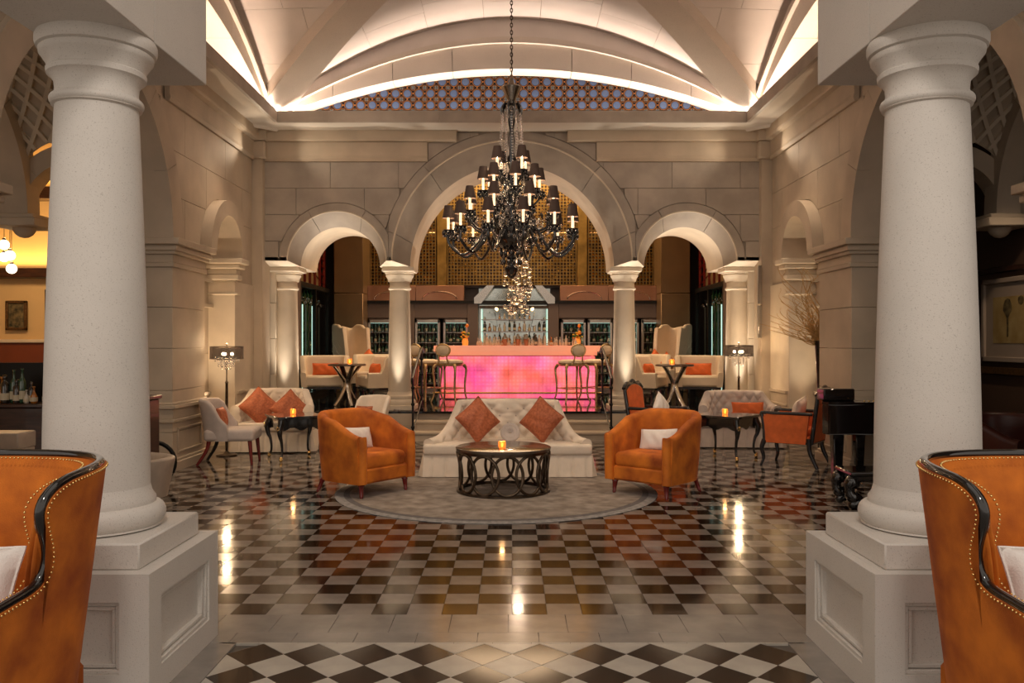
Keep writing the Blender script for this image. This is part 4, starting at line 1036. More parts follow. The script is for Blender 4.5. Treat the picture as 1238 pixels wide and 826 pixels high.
# bronze coffee table with interlaced rings
t = thing('ring_coffee_table', 'round bronze coffee table with interlaced rings before the ivory sofa', 'coffee table', (-.09, 8.80, RZ))
bm = nb(); lathe(bm, [(.47, .425), (.49, .43), (.492, .452), (.478, .458), (.001, .458)], 64); obj('table_top', bm, 'bronze_top', t)
bm = nb(); lathe(bm, [(.462, 0), (.482, .004), (.482, .024), (.455, .03), (.455, 0)], 64); obj('base_ring', bm, 'bronze', t)
bm = nb(); lathe(bm, [(.45, .40), (.472, .40), (.472, .428), (.45, .428)], 64); obj('top_ring', bm, 'bronze', t)
NRG = 12
for k in range(NRG):
    a0 = 2*pi*k/NRG+.1; hwid = .34
    ps = []
    for i in range(36):
        b = 2*pi*i/36; a = a0+hwid*cos(b); rr = .462+.012*sin(b+k); ps.append((rr*cos(a), rr*sin(a), .215+.19*sin(b)))
    bm = nb(); tube(bm, ps, .0155, 8, closed=True); obj('ring', bm, 'bronze', t)
def votive(loc, label):
    t = thing('votive_candle', label, 'candle', loc, group='small amber glass candles')
    bm = nb(); lathe(bm, [(.030, 0), (.037, .01), (.038, .055), (.034, .072), (.030, .072), (.033, .052), (.030, .012), (.001, .012)], 20); obj('glass_cup', bm, 'amber', t)
    bm = nb(); sph(bm, (0, 0, .036), 1, 10, 8, (.010, .010, .018)); obj('flame', bm, 'flame', t)
    lamp('votive_glow', 'POINT', (loc[0], loc[1], loc[2]+.09), .9, (1, .5, .18), size=.02)
votive((-.10, 8.62, RZ+.459), 'small amber glass candle on the bronze coffee table')
# cabriole tables
def cabriole_table(loc, rz, w_, d_, h_, label):
    t = thing('cabriole_table', label, 'table', loc, rz, 'black lacquer tables with gilt feet')
    bm = nb(); box(bm, (0, 0, h_-.014), (w_, d_, .028), .006); box(bm, (0, 0, h_-.034), (w_-.03, d_-.03, .014), .003); obj('table_top', bm, 'lacquer', t)
    bm = nb(); box(bm, (0, 0, h_-.095), (w_-.10, d_-.10, .11), .006)
    for s in (-1, 1):
        for k in range(24):
            x = -.5+(k+.5)/24; zz = h_-.15-.022*cos(x*4*pi)*1; box(bm, (x*(w_-.16), s*(d_/2-.055), zz+.01), ((w_-.14)/24, .014, .05)); box(bm, (s*(w_/2-.055), x*(d_-.16), zz+.01), (.014, (d_-.14)/24, .05))
    obj('apron', bm, 'lacquer', t)
    for sx in (-1, 1):
        for sy in (-1, 1):
            bx, by = sx*(w_/2-.06), sy*(d_/2-.06); u = Vector((sx, sy, 0)).normalized()
            prof = [(.0, h_-.04, .040), (.02, h_-.10, .044), (.045, h_-.16, .042), (.030, h_-.26, .027), (.0, h_*.45, .020), (-.018, h_*.28, .016), (-.012, h_*.14, .015), (.012, .055, .017)]
            ps = bez([(bx+u.x*o, by+u.y*o, z) for o, z, r in prof], 4); rr = [p[2] for p in prof]; rad = []
            for i in range(len(ps)): f = i/(len(ps)-1)*(len(rr)-1); k = min(int(f), len(rr)-2); rad.append(rr[k]+(rr[k+1]-rr[k])*(f-k))
            bm = nb(); tube(bm, ps, rad, 10); lg = obj('leg', bm, 'lacquer', t)
            bm = nb(); fx, fy = bx+u.x*.016, by+u.y*.016; sph(bm, (fx, fy, .022), .024, 10, 8); lathe(bm, [(.012, .04), (.024, .05), (.018, .062)], 10, (fx, fy, 0)); obj('gilt_foot', bm, 'brass', lg)
            bm = nb(); kx, ky = bx+u.x*.085, by+u.y*.085
            for q in range(5): a = q*1.25; ico(bm, (kx+.018*cos(a)*u.y, ky-.018*cos(a)*u.x, h_-.15+.022*sin(a)), .010, 1)
            obj('gilt_mount', bm, 'brass', lg)
    return t
# helper: world point for a pixel at a depth
def W(px, py, Y): return ((px-CX)*Y/FPX, Y, H-(py-CY)*Y/FPX)
TL_ = (-2.88, 11.36); cabriole_table((*TL_, 0), R(30), .64, .68, .58, 'black lacquer cabriole table before the left ivory sofa')
TR_ = (2.85, 11.41); cabriole_table((*TR_, 0), R(-40), .70, .68, .58, 'black lacquer cabriole table before the right ivory sofa')
votive((-2.91, 11.36, .581), 'small amber glass candle on the left black table'); votive((2.83, 11.35, .581), 'small amber glass candle on the right black table')
# left background sofa, slipper chair, small chair
tufted_sofa((-3.38, 12.25, 0), R(4), 1.06, 1.12, .74, .8, .42, 'small ivory tufted sofa against the left corner, behind the black table', high=.86, arm=.66, su=.085, sv=.085)
pillow('cushion', 'terra', .40, .40, .15, loc=(-3.56, 12.02, .64), rot=(R(-18), R(43), R(8)), label='terracotta cushion at the left end of the left ivory sofa', cat='cushion', group='terracotta cushions on the left sofa')
pillow('cushion', 'terra', .40, .40, .15, loc=(-3.14, 12.08, .60), rot=(R(-18), R(46), R(4)), label='terracotta cushion at the right end of the left ivory sofa, behind the candle', cat='cushion', group='terracotta cushions on the left sofa')
def slipper_chair(loc, rz, label, mt='lilac', legs='redwood', w_=.54, high=.83):
    t = thing('slipper_chair', label, 'chair', loc, rz)
    bm = nb(); box(bm, (0, -.03, .37), (w_, .62, .15), .045, seg=4); obj('seat', bm, mt, t)
    def bk(u):    # curved wing back: inner and outer skins
        pass
    path = [(x*w_/2*1.02, .20+.10*(1-abs(x)**3)-.13*abs(x)**6) for x in [-1+2*i/24 for i in range(25)]]
    path = [(-w_/2*1.02, -.02)]+path+[(w_/2*1.02, -.02)]
    def tops(u): s = abs(u*2-1); return high-.03*s**2 if s < .80 else high-.03-.30*sm((s-.80)/.2)
    bm = nb(); shell(bm, path, .30, tops, .065, flare=.16, nz=10, round_=.5); obj('backrest', bm, mt, t)
    for sx in (-1, 1):
        bm = nb(); tube(bm, [(sx*(w_/2-.05), -.28, .31), (sx*(w_/2-.03), -.31, 0)], [.028, .016], 8); obj('leg', bm, legs, t)
        bm = nb(); tube(bm, bez([(sx*(w_/2-.06), .22, .31), (sx*(w_/2-.05), .25, .18), (sx*(w_/2-.03), .36, 0)], 5), [.028-.001*i for i in range(11)], 8); obj('leg', bm, 'blackwood' if legs == 'redwood' and sx > 0 else legs, t)
    return t
slipper_chair((-3.60, 10.95, 0), R(95), 'pale mauve winged slipper chair with red legs, left of the black table')
pillow('cushion', 'terra', .30, .26, .12, loc=(-3.72, 10.95, .575), rot=(R(-12), 0, R(95)), label='terracotta cushion on the pale slipper chair, left side', cat='cushion')
slipper_chair((-2.02, 11.8, 0), R(-25), 'small ivory chair behind the left orange tub armchair', 'cream', 'redwood', .44, .80)
pillow('cushion', 'terra', .26, .22, .10, loc=(-2.04, 11.76, .55), rot=(R(-12), 0, R(-25)), label='terracotta cushion on the small ivory chair behind the left tub armchair', cat='cushion')
# right ivory settee and chairs
tufted_sofa((3.35, 12.75, 0), R(-4), 1.10, 1.18, .70, .8, .42, 'small ivory tufted sofa behind the right black table', mats='lilac', high=.80, arm=.62, su=.085, sv=.085)
pillow('cushion', 'orange2', .46, .20, .12, loc=(3.45, 12.50, .56), rot=(R(-14), 0, R(-4)), label='flat orange bolster cushion on the right ivory sofa', cat='cushion')
def frame_chair(loc, rz, label, high=.98, w_=.60):
    t = thing('frame_armchair', label, 'armchair', loc, rz, 'orange armchairs with black frames')
    bm = nb(); box(bm, (0, -.02, .33), (w_-.08, .56, .10), .02); obj('seat_base', bm, 'orange2', t)
    bm = nb(); box(bm, (0, -.03, .42), (w_-.12, .54, .11), .04, seg=4); obj('seat_cushion', bm, 'orange2', t)
    # back : slightly raked padded panel with crested black frame
    def B_(x, z, o): return (x, .27+(z-.3)*.14+o, z)
    prof = [(-w_/2+.05, .30), (-w_/2+.03, high-.10)]+[(x*(w_/2-.03), high-.10+.08*(1-abs(x)**2.2)) for x in [-1+2*i/14 for i in range(15)]]+[(w_/2-.05, .30)]
    bm = nb(); prism(bm, prof, lambda x, z: B_(x, z, 0), lambda x, z: B_(x, z, .055)); bmesh.ops.bevel(bm, geom=bm.edges[:], offset=.012, segments=2, affect='EDGES'); obj('back_pad', bm, 'orange2', t)
    bm = nb(); tube(bm, [B_(x, z, .03) for x, z in prof], .026, 8, closed=True); ps = [B_(x*(w_/2-.01), high-.06+.07*(1-abs(x)**2)+.015*cos(x*9), .03) for x in [-1+2*i/20 for i in range(21)]]; tube(bm, ps, .030, 8); obj('back_frame', bm, 'blackwood', t)
    for sx in (-1, 1):
        X = sx*(w_/2-.02)
        poly = [(-.26, .29), (.24, .29), (.28, .64), (-.24, .645), (-.29, .60)]
        bm = nb(); prism(bm, poly, lambda y, z: (X-sx*.035, y, z), lambda y, z: (X+sx*.015, y, z)); obj('arm_panel', bm, 'orange2', t)
        bm = nb(); tube(bm, bez([(X, .32, .66), (X, .10, .66), (X, -.12, .655), (X, -.28, .66), (X, -.31, .645), (X, -.295, .60), (X, -.275, .45), (X, -.27, .30)], 5), .022, 8); tube(bm, [(X, -.27, .30), (X, .28, .30)], .016, 6); obj('arm_frame', bm, 'blackwood', t)
        bm = nb(); tube(bm, bez([(X, -.27, .32), (X+sx*.01, -.30, .22), (X, -.28, .10), (X+sx*.015, -.31, 0)], 5), [.034-.0013*i for i in range(16)], 8); obj('leg', bm, 'blackwood', t)
        bm = nb(); tube(bm, bez([(X, .28, .36), (X, .29, .20), (X+sx*.01, .38, 0)], 5), [.032-.001*i for i in range(11)], 8); obj('leg', bm, 'blackwood', t)
    return t
frame_chair((3.55, 10.80, 0), R(-125), 'orange armchair with black frame seen from behind, beside the piano', .96)
pillow('cushion', 'cream', .36, .36, .13, loc=(3.62, 10.80, .66), rot=(R(-16), R(10), R(-125)), label='pale striped cushion on the orange armchair beside the piano', cat='cushion')
frame_chair((1.96, 11.40, 0), R(55), 'orange armchair with black frame half hidden behind the right tub armchair', .99, .54)
pillow('cushion', 'white', .30, .30, .12, loc=(1.98, 11.33, .68), rot=(R(-16), R(44), R(40)), label='white cushion set on its corner, on the half hidden orange armchair', cat='cushion')
# floor lamps with crystal drums
def floor_lamp(x, y, label, h_=1.48):
    t = thing('floor_lamp', label, 'floor lamp', (x, y, 0), group='black drum floor lamps with crystals')
    bm = nb(); lathe(bm, [(.14, 0), (.14, .015), (.05, .03), (.02, .06)], 24); obj('base', bm, 'bronze', t)
    bm = nb(); lathe(bm, [(.014, .05), (.020, .12), (.020, .60), (.026, .61), (.020, .63), (.018, .98), (.026, .99), (.010, 1.02), (.009, 1.36)], 12); obj('pole', bm, 'bronze', t)
    bm = nb(); lathe(bm, [(.215, h_-.165), (.220, h_-.165), (.220, h_), (.215, h_)], 36); 
    bm.faces.ensure_lookup_table()
    for f in [f for f in bm.faces if len(f.verts) > 4]: bm.faces.remove(f)
    r = obj('lamp_shade', bm, 'lshade', t)
    bm = nb(); 
    for z in (h_, h_-.165): tube(bm, [(.219*cos(2*pi*k/36), .219*sin(2*pi*k/36), z) for k in range(36)], .005, 5, closed=True)
    for k in range(3): a = k*2*pi/3; tube(bm, [(0, 0, h_-.01), (.219*cos(a), .219*sin(a), h_-.01)], .004, 4)
    sph(bm, (0, 0, h_+.03), .016, 8, 6); tube(bm, [(0, 0, h_-.2), (0, 0, h_+.03)], .006, 6); obj('shade_ring', bm, 'bronze', t)
    for k in range(3):
        a = k*2*pi/3+.5; bm = nb(); ico(bm, (.07*cos(a), .07*sin(a), h_-.10), .022, 2); obj('bulb', bm, 'bulb2', t)
    bm = nb()
    for k in range(30):
        a = k*2.4; r_ = .16*sqrt((k+1)/30); n_ = 5 if r_ < .08 else 4 if r_ < .12 else 2
        for j in range(n_): ico(bm, (r_*cos(a), r_*sin(a), h_-.15-j*.036), .015, 1, (1, 1, 1.3))
    obj('crystals', bm, 'cryst', t, kind='stuff')
    lamp('floor_lamp_glow', 'POINT', (x, y, h_+.06), 11, (1, .68, .38), size=.04); lamp('floor_lamp_glow', 'POINT', (x, y, h_-.36), 7, (1, .68, .38), size=.04)
M['lshade'] = mat('sheer black organza shade', (.05, .035, .028), .6, trans=.0); 
_n = M['lshade'].node_tree; _b = _n.nodes['Principled BSDF']; _tr = _n.nodes.new('ShaderNodeBsdfTransparent'); _mx = _n.nodes.new('ShaderNodeMixShader'); _mx.inputs[0].default_value = .20
_n.links.new(_b.outputs[0], _mx.inputs[1]); _n.links.new(_tr.outputs[0], _mx.inputs[2]); _n.links.new(_mx.outputs[0], _n.nodes['Material Output'].inputs[0])
floor_lamp(-3.88, 11.62, 'floor lamp with black drum shade and crystals in the left corner')
floor_lamp(3.53, 13.30, 'floor lamp with black drum shade and crystals before the right arcade column', 1.49)

# foreground wing chairs
def wing_chair(loc, rz, label, mir=1):
    t = thing('wing_armchair', label, 'armchair', loc, rz, 'foreground orange wing armchairs')
    def plan(s):   # s = -1..1 along the U, centre of the back at 0
        a = abs(s); sg = 1 if s >= 0 else -1; k = 2.6
        if a <= .55: th = a/.55*pi/2; return Vector((sg*abs(sin(th))**(2/k)*.37, abs(cos(th))**(2/k)*.36-.02, 0))
        f = (a-.55)/.45; return Vector((sg*(.37-.0*f), -.02-.40*f, 0))
    def nrm(s):
        e = .01; p, q = plan(max(-1, s-e)), plan(min(1, s+e)); d = (q-p).normalized(); n = Vector((-d.y, d.x, 0)); return -n if n.dot(plan(s)-Vector((0, -.1, 0))) < 0 else n
    E = [(0, 1.10), (.12, 1.10), (.25, 1.10), (.36, 1.098), (.47, 1.092), (.57, 1.08), (.65, 1.062), (.70, 1.035), (.722, 1.0), (.715, .96), (.695, .92), (.675, .885), (.66, .85), (.655, .815), (.665, .78), (.695, .75), (.75, .735), (.83, .728), (.92, .72), (1.0, .715)]
    E = [(p.x, p.y) for p in bez([(a, b, 0) for a, b in E], 3)]
    m = len(E); Bs = []
    tot = 0; ln = [0]
    for i in range(1, m): ln.append(ln[-1]+sqrt((E[i][0]-E[i-1][0])**2+.55*(E[i][1]-E[i-1][1])**2))
    Bs = [l/ln[-1] for l in ln]
    def P3(s, z, off): q = plan(s)+nrm(s)*(off+.12*(z-.25)); return Vector((q.x, q.y, z))
    full = [(-1, i) for i in range(m-1, 0, -1)]+[(1, i) for i in range(m)]
    for part, off, mt in (('outer', 0, 'orange'), ('inner', -.075, 'orange')):
        bm = nb(); rows = []
        for sg, i in full:
            es, ez = E[i]; bs = Bs[i]; row = []
            for j in range(11):
                v = j/10; s = bs+(es-bs)*v; z = .16+(ez-.16)*v; row.append(bm.verts.new(P3(sg*s, z, off if part == 'outer' else off*(1-.5*v**6))))
            rows.append(row)
        for a, b in zip(rows, rows[1:]):
            for k in range(10): bm.faces.new((a[k], b[k], b[k+1], a[k+1]))
        r = bmesh.ops.extrude_face_region(bm, geom=bm.faces[:])
        for v in r['geom']:
            if isinstance(v, bmesh.types.BMVert): q = Vector((v.co.x, v.co.y+.1, 0)).normalized()*(-.03 if part == 'outer' else .02); v.co += q
        obj('outer_shell' if part == 'outer' else 'inner_back', bm, mt, t, angle=60)
    edge = [P3(sg*E[i][0], E[i][1], -.022) for sg, i in full]
    bm = nb(); tube(bm, [p+Vector((0, 0, .004)) for p in edge], .018, 10); obj('rim_moulding', bm, 'lacquer', t)
    bm = nb(); seq = edge
    for off in (-.078, .003):
        pp = []; acc = 0
        for sg, i in full:
            i0, i1 = max(0, i-1), min(m-1, i+1); ds, dz = (E[i1][0]-E[i0][0])*.9, E[i1][1]-E[i0][1]; ll = sqrt(ds*ds+dz*dz)+1e-9
            pp.append(P3(sg*(E[i][0]+dz/ll*.004/.9), E[i][1]-ds/ll*.006, off))
        for a, b in zip(pp, pp[1:]):
            L = (b-a).length; d = (b-a)/max(L, 1e-6); dn = Vector((0, 0, -1)); side = (dn-d*dn.dot(d)); side = side.normalized() if side.length > .1 else Vector((0, 0, 0))
            while acc < L:
                # nails sit just inside the moulding on the upholstery
                q = a+d*acc
                inw = Vector((0, 0, 0))
                bmesh.ops.create_icosphere(bm, subdivisions=1, radius=.0048, matrix=Matrix.Translation(q+inw)); acc += .017
            acc -= L
    obj('nailheads', bm, 'brass', t, kind='stuff')
    bm = nb(); box(bm, (0, -.06, .27), (.66, .66, .20), .03); obj('seat_base', bm, 'orange', t)
    bm = nb(); box(bm, (0, -.08, .43), (.64, .64, .14), .055, seg=4); obj('seat_cushion', bm, 'orange', t)
    for s in (-1, 1):
        bm = nb(); tube(bm, bez([P3(s*.62, .50, -.08), P3(s*.50, .80, -.085), P3(s*.40, 1.08, -.07)], 6), .006, 5); obj('seam', bm, 'orange', t)
        bm = nb(); turned_leg(bm, s*.29, -.34, .17, .03, .02); obj('leg', bm, 'blackwood', t); bm = nb(); turned_leg(bm, s*.26, .24, .17, .03, .02, (s*.03, .05)); obj('leg', bm, 'blackwood', t)
    return t
wl = (-1.95, 2.98); wr = (1.95, 2.98)
wing_chair((*wl, 0), R(-5), 'tall orange velvet wing armchair with studded black rim, left foreground')
wing_chair((*wr, 0), R(5), 'tall orange velvet wing armchair with studded black rim, right foreground')
on_chair('cushion', 'white', wl, R(-5), (0, .02), .66, .42, .34, .15, -22, 0, 'white textured cushion in the left foreground wing armchair', 'white cushions in wing armchairs')
on_chair('cushion', 'white', wr, R(5), (0, .02), .66, .42, .34, .15, -22, 0, 'white textured cushion in the right foreground wing armchair', 'white cushions in wing armchairs')

# ================================================================ PLATFORM SEATING
SON[0] = True
def box_armchair(loc, rz, label, w_=.68):
    t = thing('lounge_armchair', label, 'armchair', loc, rz, 'ivory lounge armchairs on the bar platform')
    path = upath(w_, .60, 36, 5)
    bm = nb(); shell(bm, path, .27, lambda u: .50+.25*sm((.66-abs(u*2-1))/.14), .085, flare=.10, nz=8, round_=.3); obj('backrest', bm, 'cream2', t)
    bm = nb(); box(bm, (0, -.03, .36), (w_-.10, .54, .17), .03); obj('seat', bm, 'cream2', t)
    bm = nb(); box(bm, (0, 0, .255), (w_-.04, .56, .035)); obj('seat_frame', bm, 'blackwood', t)
    for sx in (-1, 1):
        for sy in (-1, 1): bm = nb(); turned_leg(bm, sx*(w_/2-.06), sy*.23, .24, .032, .02); obj('leg', bm, 'lacquer', t)
    return t
def high_back(loc, rz, label):
    t = thing('high_back_chair', label, 'chair', loc, rz, 'tall quilted wing chairs by the bar')
    path = upath(.50, .56, 36, 4)
    def tops(u): s = abs(u*2-1); return 1.25+.035*cos((s-.42)*11) if s < .80 else .62+.63*sm((1-s)/.2)**.6
    bm = nb(); shell(bm, path, .30, tops, .07, flare=.03, nz=24, round_=.4); obj('backrest', bm, 'cream2', t)
    bm = nb()
    for s in (-1, 1):     # quilting seams outside the wings
        for k in range(4):
            z = .50+k*.165; tube(bm, [(s*.263, -.15, z), (s*.268, .03, z+.14), (s*.263, .2, z)], .005, 4); tube(bm, [(s*.263, -.15, z+.14), (s*.268, .03, z), (s*.263, .2, z+.14)], .005, 4)
    obj('quilting', bm, 'cream', t, kind='stuff')
    bm = nb(); box(bm, (0, -.03, .38), (.42, .50, .17), .04, seg=3); obj('seat', bm, 'cream2', t)
    for sx in (-1, 1):
        for sy in (-1, 1): bm = nb(); turned_leg(bm, sx*.19, sy*.20, .31, .03, .02); obj('leg', bm, 'lacquer', t)
for s, side in ((-1, 'left'), (1, 'right')):
    box_armchair((s*2.93, 13.35, PZ), R(-s*12), 'ivory lounge armchair next to the outer %s arcade column' % side)
    box_armchair((s*2.02, 13.15, PZ), R(-s*-62), 'ivory lounge armchair half behind the inner %s arcade column' % side, .60)
    box_armchair((s*2.32, 14.55, PZ), R(s*6), 'ivory lounge armchair on the platform at the foot of the %s high-backed chair' % side, .70)
    high_back((s*2.90, 15.35, PZ), R(-s*42), 'tall quilted ivory wing chair against the %s side of the bar room' % side)
    pillow('cushion', 'orange2', .40, .20, .12, loc=(s*2.92, 13.38, PZ+.53), rot=(R(-14), 0, R(-s*12)), label='orange cushion on the lounge armchair by the outer %s column' % side, cat='cushion')
    pillow('cushion', 'orange2', .36, .20, .12, loc=(s*2.12, 13.20, PZ+.53), rot=(R(-14), 0, R(s*62)), label='orange cushion on the lounge armchair by the inner %s column' % side, cat='cushion')
    pillow('cushion', 'orange2', .32, .32, .13, loc=(s*2.52, 14.95, PZ+.62), rot=(R(-16), R(45), R(s*20)), label='orange cushion standing on its corner before the %s high-backed chair' % side, cat='cushion')
pillow('cushion', 'orange2', .28, .28, .12, loc=(2.72, 14.9, PZ+.60), rot=(R(-16), R(45), R(30)), label='smaller orange cushion beside another, before the right high-backed chair', cat='cushion')
def pedestal_table(x, y, s, label):
    t = thing('pedestal_table', label, 'table', (x, y, PZ))
    bm = nb(); lathe(bm, [(.27, .60), (.285, .605), (.285, .62), (.27, .63), (.001, .63)], 36); obj('table_top', bm, 'walnut', t)
    for k in range(4):
        a = k*pi/2+.6; u = Vector((cos(a), sin(a), 0)); ps = bez([(.21*u.x, .21*u.y, .60), (.13*u.x, .13*u.y, .50), (.03*u.x, .03*u.y, .33), (.10*u.x, .10*u.y, .14), (.20*u.x, .20*u.y, 0)], 6)
        bm = nb(); tube(bm, ps, [.024]*len(ps), 8, flat=1.6); obj('leg', bm, 'silver', t)
    bm = nb(); lathe(bm, [(.03, .30), (.04, .33), (.03, .36)], 12); obj('collar', bm, 'silver', t)
    return t
pedestal_table(-2.50, 12.95, -1, 'small round pedestal table between the left platform armchairs'); pedestal_table(2.42, 12.72, 1, 'small round table with curved silver legs on the right platform')
votive((-2.46, 12.95, PZ+.631), 'small amber glass candle on the left platform table'); votive((2.38, 12.72, PZ+.631), 'small amber glass candle on the right platform table')

SON[0] = False
# ================================================================ PIANO, VASE, SIDE THINGS
t = thing('grand_piano', 'black grand piano partly hidden behind the right foreground column', 'piano', (3.74, 9.5, 0))
body = [(-.05, .58), (-.42, -.36), (-.38, -.44), (.9, -.44), (1.0, .2), (.75, .58)]
bm = nb(); prism(bm, body, lambda x, y: (x, y, .56), lambda x, y: (x, y, .88)); bmesh.ops.bevel(bm, geom=bm.edges[:], offset=.01, segments=2, affect='EDGES'); obj('case', bm, 'lacquer', t)
bm = nb(); prism(bm, [(x*1.02, y*1.02) for x, y in body], lambda x, y: (x, y, .88), lambda x, y: (x, y, .905)); obj('lid', bm, 'lacquer', t)
bm = nb(); box(bm, (-.18, -.10, .97), (.34, .22, .13), .012); obj('music_desk', bm, 'lacquer', t)
for x, y in ((-.25, -.32), (.75, -.28), (.3, .45)):
    bm = nb(); box(bm, (x, y, .335), (.12, .12, .47), .012, taper=.75); lg = obj('leg', bm, 'lacquer', t)
    bm = nb(); lathe(bm, [(.02, .05), (.03, .07), (.018, .09), (.03, .105)], 12, (x, y, 0)); sph(bm, (x, y, .03), .03, 10, 8); obj('caster', bm, 'brass', lg)
bm = nb()
for k in range(14): sph(bm, (-.0+k*.05, -.43, .915), .010, 6, 5)
obj('brass_studs', bm, 'brass', t, kind='stuff')
t = thing('scroll_bench', 'black scroll-footed bench standing by the right foreground pedestal', 'bench', (3.34, 8.05, 0))
bm = nb(); box(bm, (.25, 0, .33), (.95, .42, .04), .012); obj('seat', bm, 'lacquer', t)
bm = nb(); box(bm, (.25, 0, .285), (.86, .36, .06), .01); obj('apron', bm, 'lacquer', t)
for sx in (-.16, .66):
    for sy in (-.16, .16):
        bm = nb(); tube(bm, bez([(sx, sy, .28), (sx-.06, sy, .22), (sx-.05, sy, .13), (sx+.02, sy, .09), (sx-.02, sy, .045)], 5), [.05, .06, .07, .07, .065, .06, .05, .045, .045, .05, .055, .06, .06, .055, .05, .05, .05, .05, .05, .05, .05][:21], 8); sph(bm, (sx-.03, sy, .045), .045, 12, 8); obj('leg', bm, 'lacquer', t)
# tall vase with golden twigs
t = thing('tall_vase', 'tall black vase of curling golden twigs behind the orange armchair, right', 'vase', (4.17, 11.52, 0))
bm = nb(); lathe(bm, [(.11, 0), (.11, .03), (.05, .06), (.045, .5), (.06, 1.1), (.085, 1.50), (.095, 1.56), (.088, 1.56), (.075, 1.5), (.03, 1.1)], 24); obj('vase', bm, 'lacquer', t)
random.seed(9); bm = nb()
for i in range(46):
    a = random.gauss(pi*.97, .6); sp = random.uniform(.15, .72); hh_ = random.uniform(.25, .85) if i % 5 else 1.1; ps = []; ph = random.uniform(0, 6.3); f = random.uniform(7, 13)
    for k in range(21):
        q = k/20; wv = .045*q*(1+q); rr = sp*q**1.3; x = rr*cos(a)+wv*sin(f*q+ph); y = rr*sin(a)*.6+wv*cos(f*q*1.2+ph); x = min(x, .12)
        ps.append((x, y, 1.45+hh_*q+.02*sin(f*1.3*q+ph)))
    tube(bm, ps, [.008*(1-.7*k/20) for k in range(21)], 4)
    if i % 2 == 0:
        p = Vector(ps[11]); b = random.uniform(0, 6.28); tube(bm, [p+Vector((.10*q*cos(b)+.02*sin(8*q+ph), .06*q*sin(b), .12*q+.02*cos(7*q))) for q in [k/6 for k in range(7)]], [.004*(1-.7*k/6) for k in range(7)], 4)
obj('twigs', bm, 'twig', t, kind='stuff')
SON[0] = True
# wall lamp like black speaker strips on the right pier
t = thing('wall_strip_speaker', 'slim grey strip speaker fixed on the corner pilaster, right', 'speaker', (3.36, 11.60, 0))
bm = nb(); box(bm, (0, 0, 2.32), (.05, .06, .52), .006); box(bm, (0, 0, 1.82), (.05, .06, .44), .006); obj('cabinet', bm, 'steel', t)

# ================================================================ SIDE AISLES
def aisle(s):
    side = 'left' if s < 0 else 'right'
    X0 = s*5.45
    # corbel with half ball
    t = thing('stone_corbel', 'stone corbel with a half ball below it, in the %s aisle' % side, 'corbel', (X0, 9.55, 0))
    bm = nb(); box(bm, (0, .0, 2.86), (.50, .50, .09), .01); box(bm, (0, 0, 2.93), (.42, .42, .05), .01); obj('impost', bm, 'stone', t)
    bm = nb(); lathe(bm, [(.001, -.11), (.05, -.10), (.09, -.07), (.115, -.03), (.12, 0)], 20, (0, 0, 2.815)); obj('half_ball', bm, 'stone', t)
    t = thing('aisle_vault', 'coffered stone vault and cross arches over the %s aisle' % side, None, kind='structure')
    # cross wall with arch towards the lit room, plus long wall with arch towards the camera
    FX_ = lambda u, z, d: (u*s, 9.55-d, z)
    for a0, a1 in ((0, 45), (45, 90), (90, 135), (135, 180)):
        bm = nb(); voussoir(bm, FX_, 4.83, 2.95, .60, .80, R(a0)+.002, R(a1)-.002, .10, -.16, n=8); obj('arch_stone', bm, 'stone', t)
    FY_ = lambda u, z, d: (X0-s*d, u, z)
    for a0, a1 in ((0, 45), (45, 90), (90, 135), (135, 180)):
        bm = nb(); voussoir(bm, FY_, 7.9, 2.95, 1.50, 1.75, R(a0)+.002, R(a1)-.002, .12, -.14, n=8); obj('arch_stone', bm, 'stone', t)
    # coffered quarter barrel rising from the cross arch towards the camera
    def th0(x):
        d = .82**2-(x-4.83)**2; z = sqrt(d) if d > 0 else 0; return math.asin(min(1, z/1.72))
    def bp(x, th, r=1.72): return (s*x, 7.85+r*cos(th), 2.95+r*sin(th))
    bm = nb(); grid(bm, lambda u, v: bp(4.17+1.45*u, th0(4.17+1.45*u)+(R(100)-th0(4.17+1.45*u))*v), 40, 16); obj('vault_shell', bm, 'stone', t)
    for k in range(-14, 12):
        for dr in (-1, 1):
            ps = []
            for i in range(41):
                th = R(100)*i/40; x = 4.17+k*.20+dr*th*1.72*.62+(0 if dr > 0 else 1.4)
                if 4.17 <= x <= 5.6 and th >= th0(x): ps.append(bp(x, th, 1.70))
            if len(ps) > 2: bm = nb(); tube(bm, ps, .030, 4); obj('coffer_rib', bm, 'stone_lt', t)
    bm = nb(); b2(bm, s*4.16, s*4.24, 9.5, 12.0, 2.95, 5.2); b2(bm, s*5.5, s*7.6, 9.52, 9.6, 2.95, 5.3); obj('spandrel', bm, 'stone', t)
    return t
aisle(-1); aisle(1)
# aisle walls and ceilings
bm = nb(); b2(bm, -9, -4.17, 2.0, 12.3, 5.3, 5.4); obj('ceiling', bm, 'ceil', kind='structure', label='ceiling over the left aisle')
bm = nb(); b2(bm, 4.17, 9, 2.0, 12.3, 5.3, 5.4); obj('ceiling', bm, 'ceil', kind='structure', label='ceiling over the right aisle')
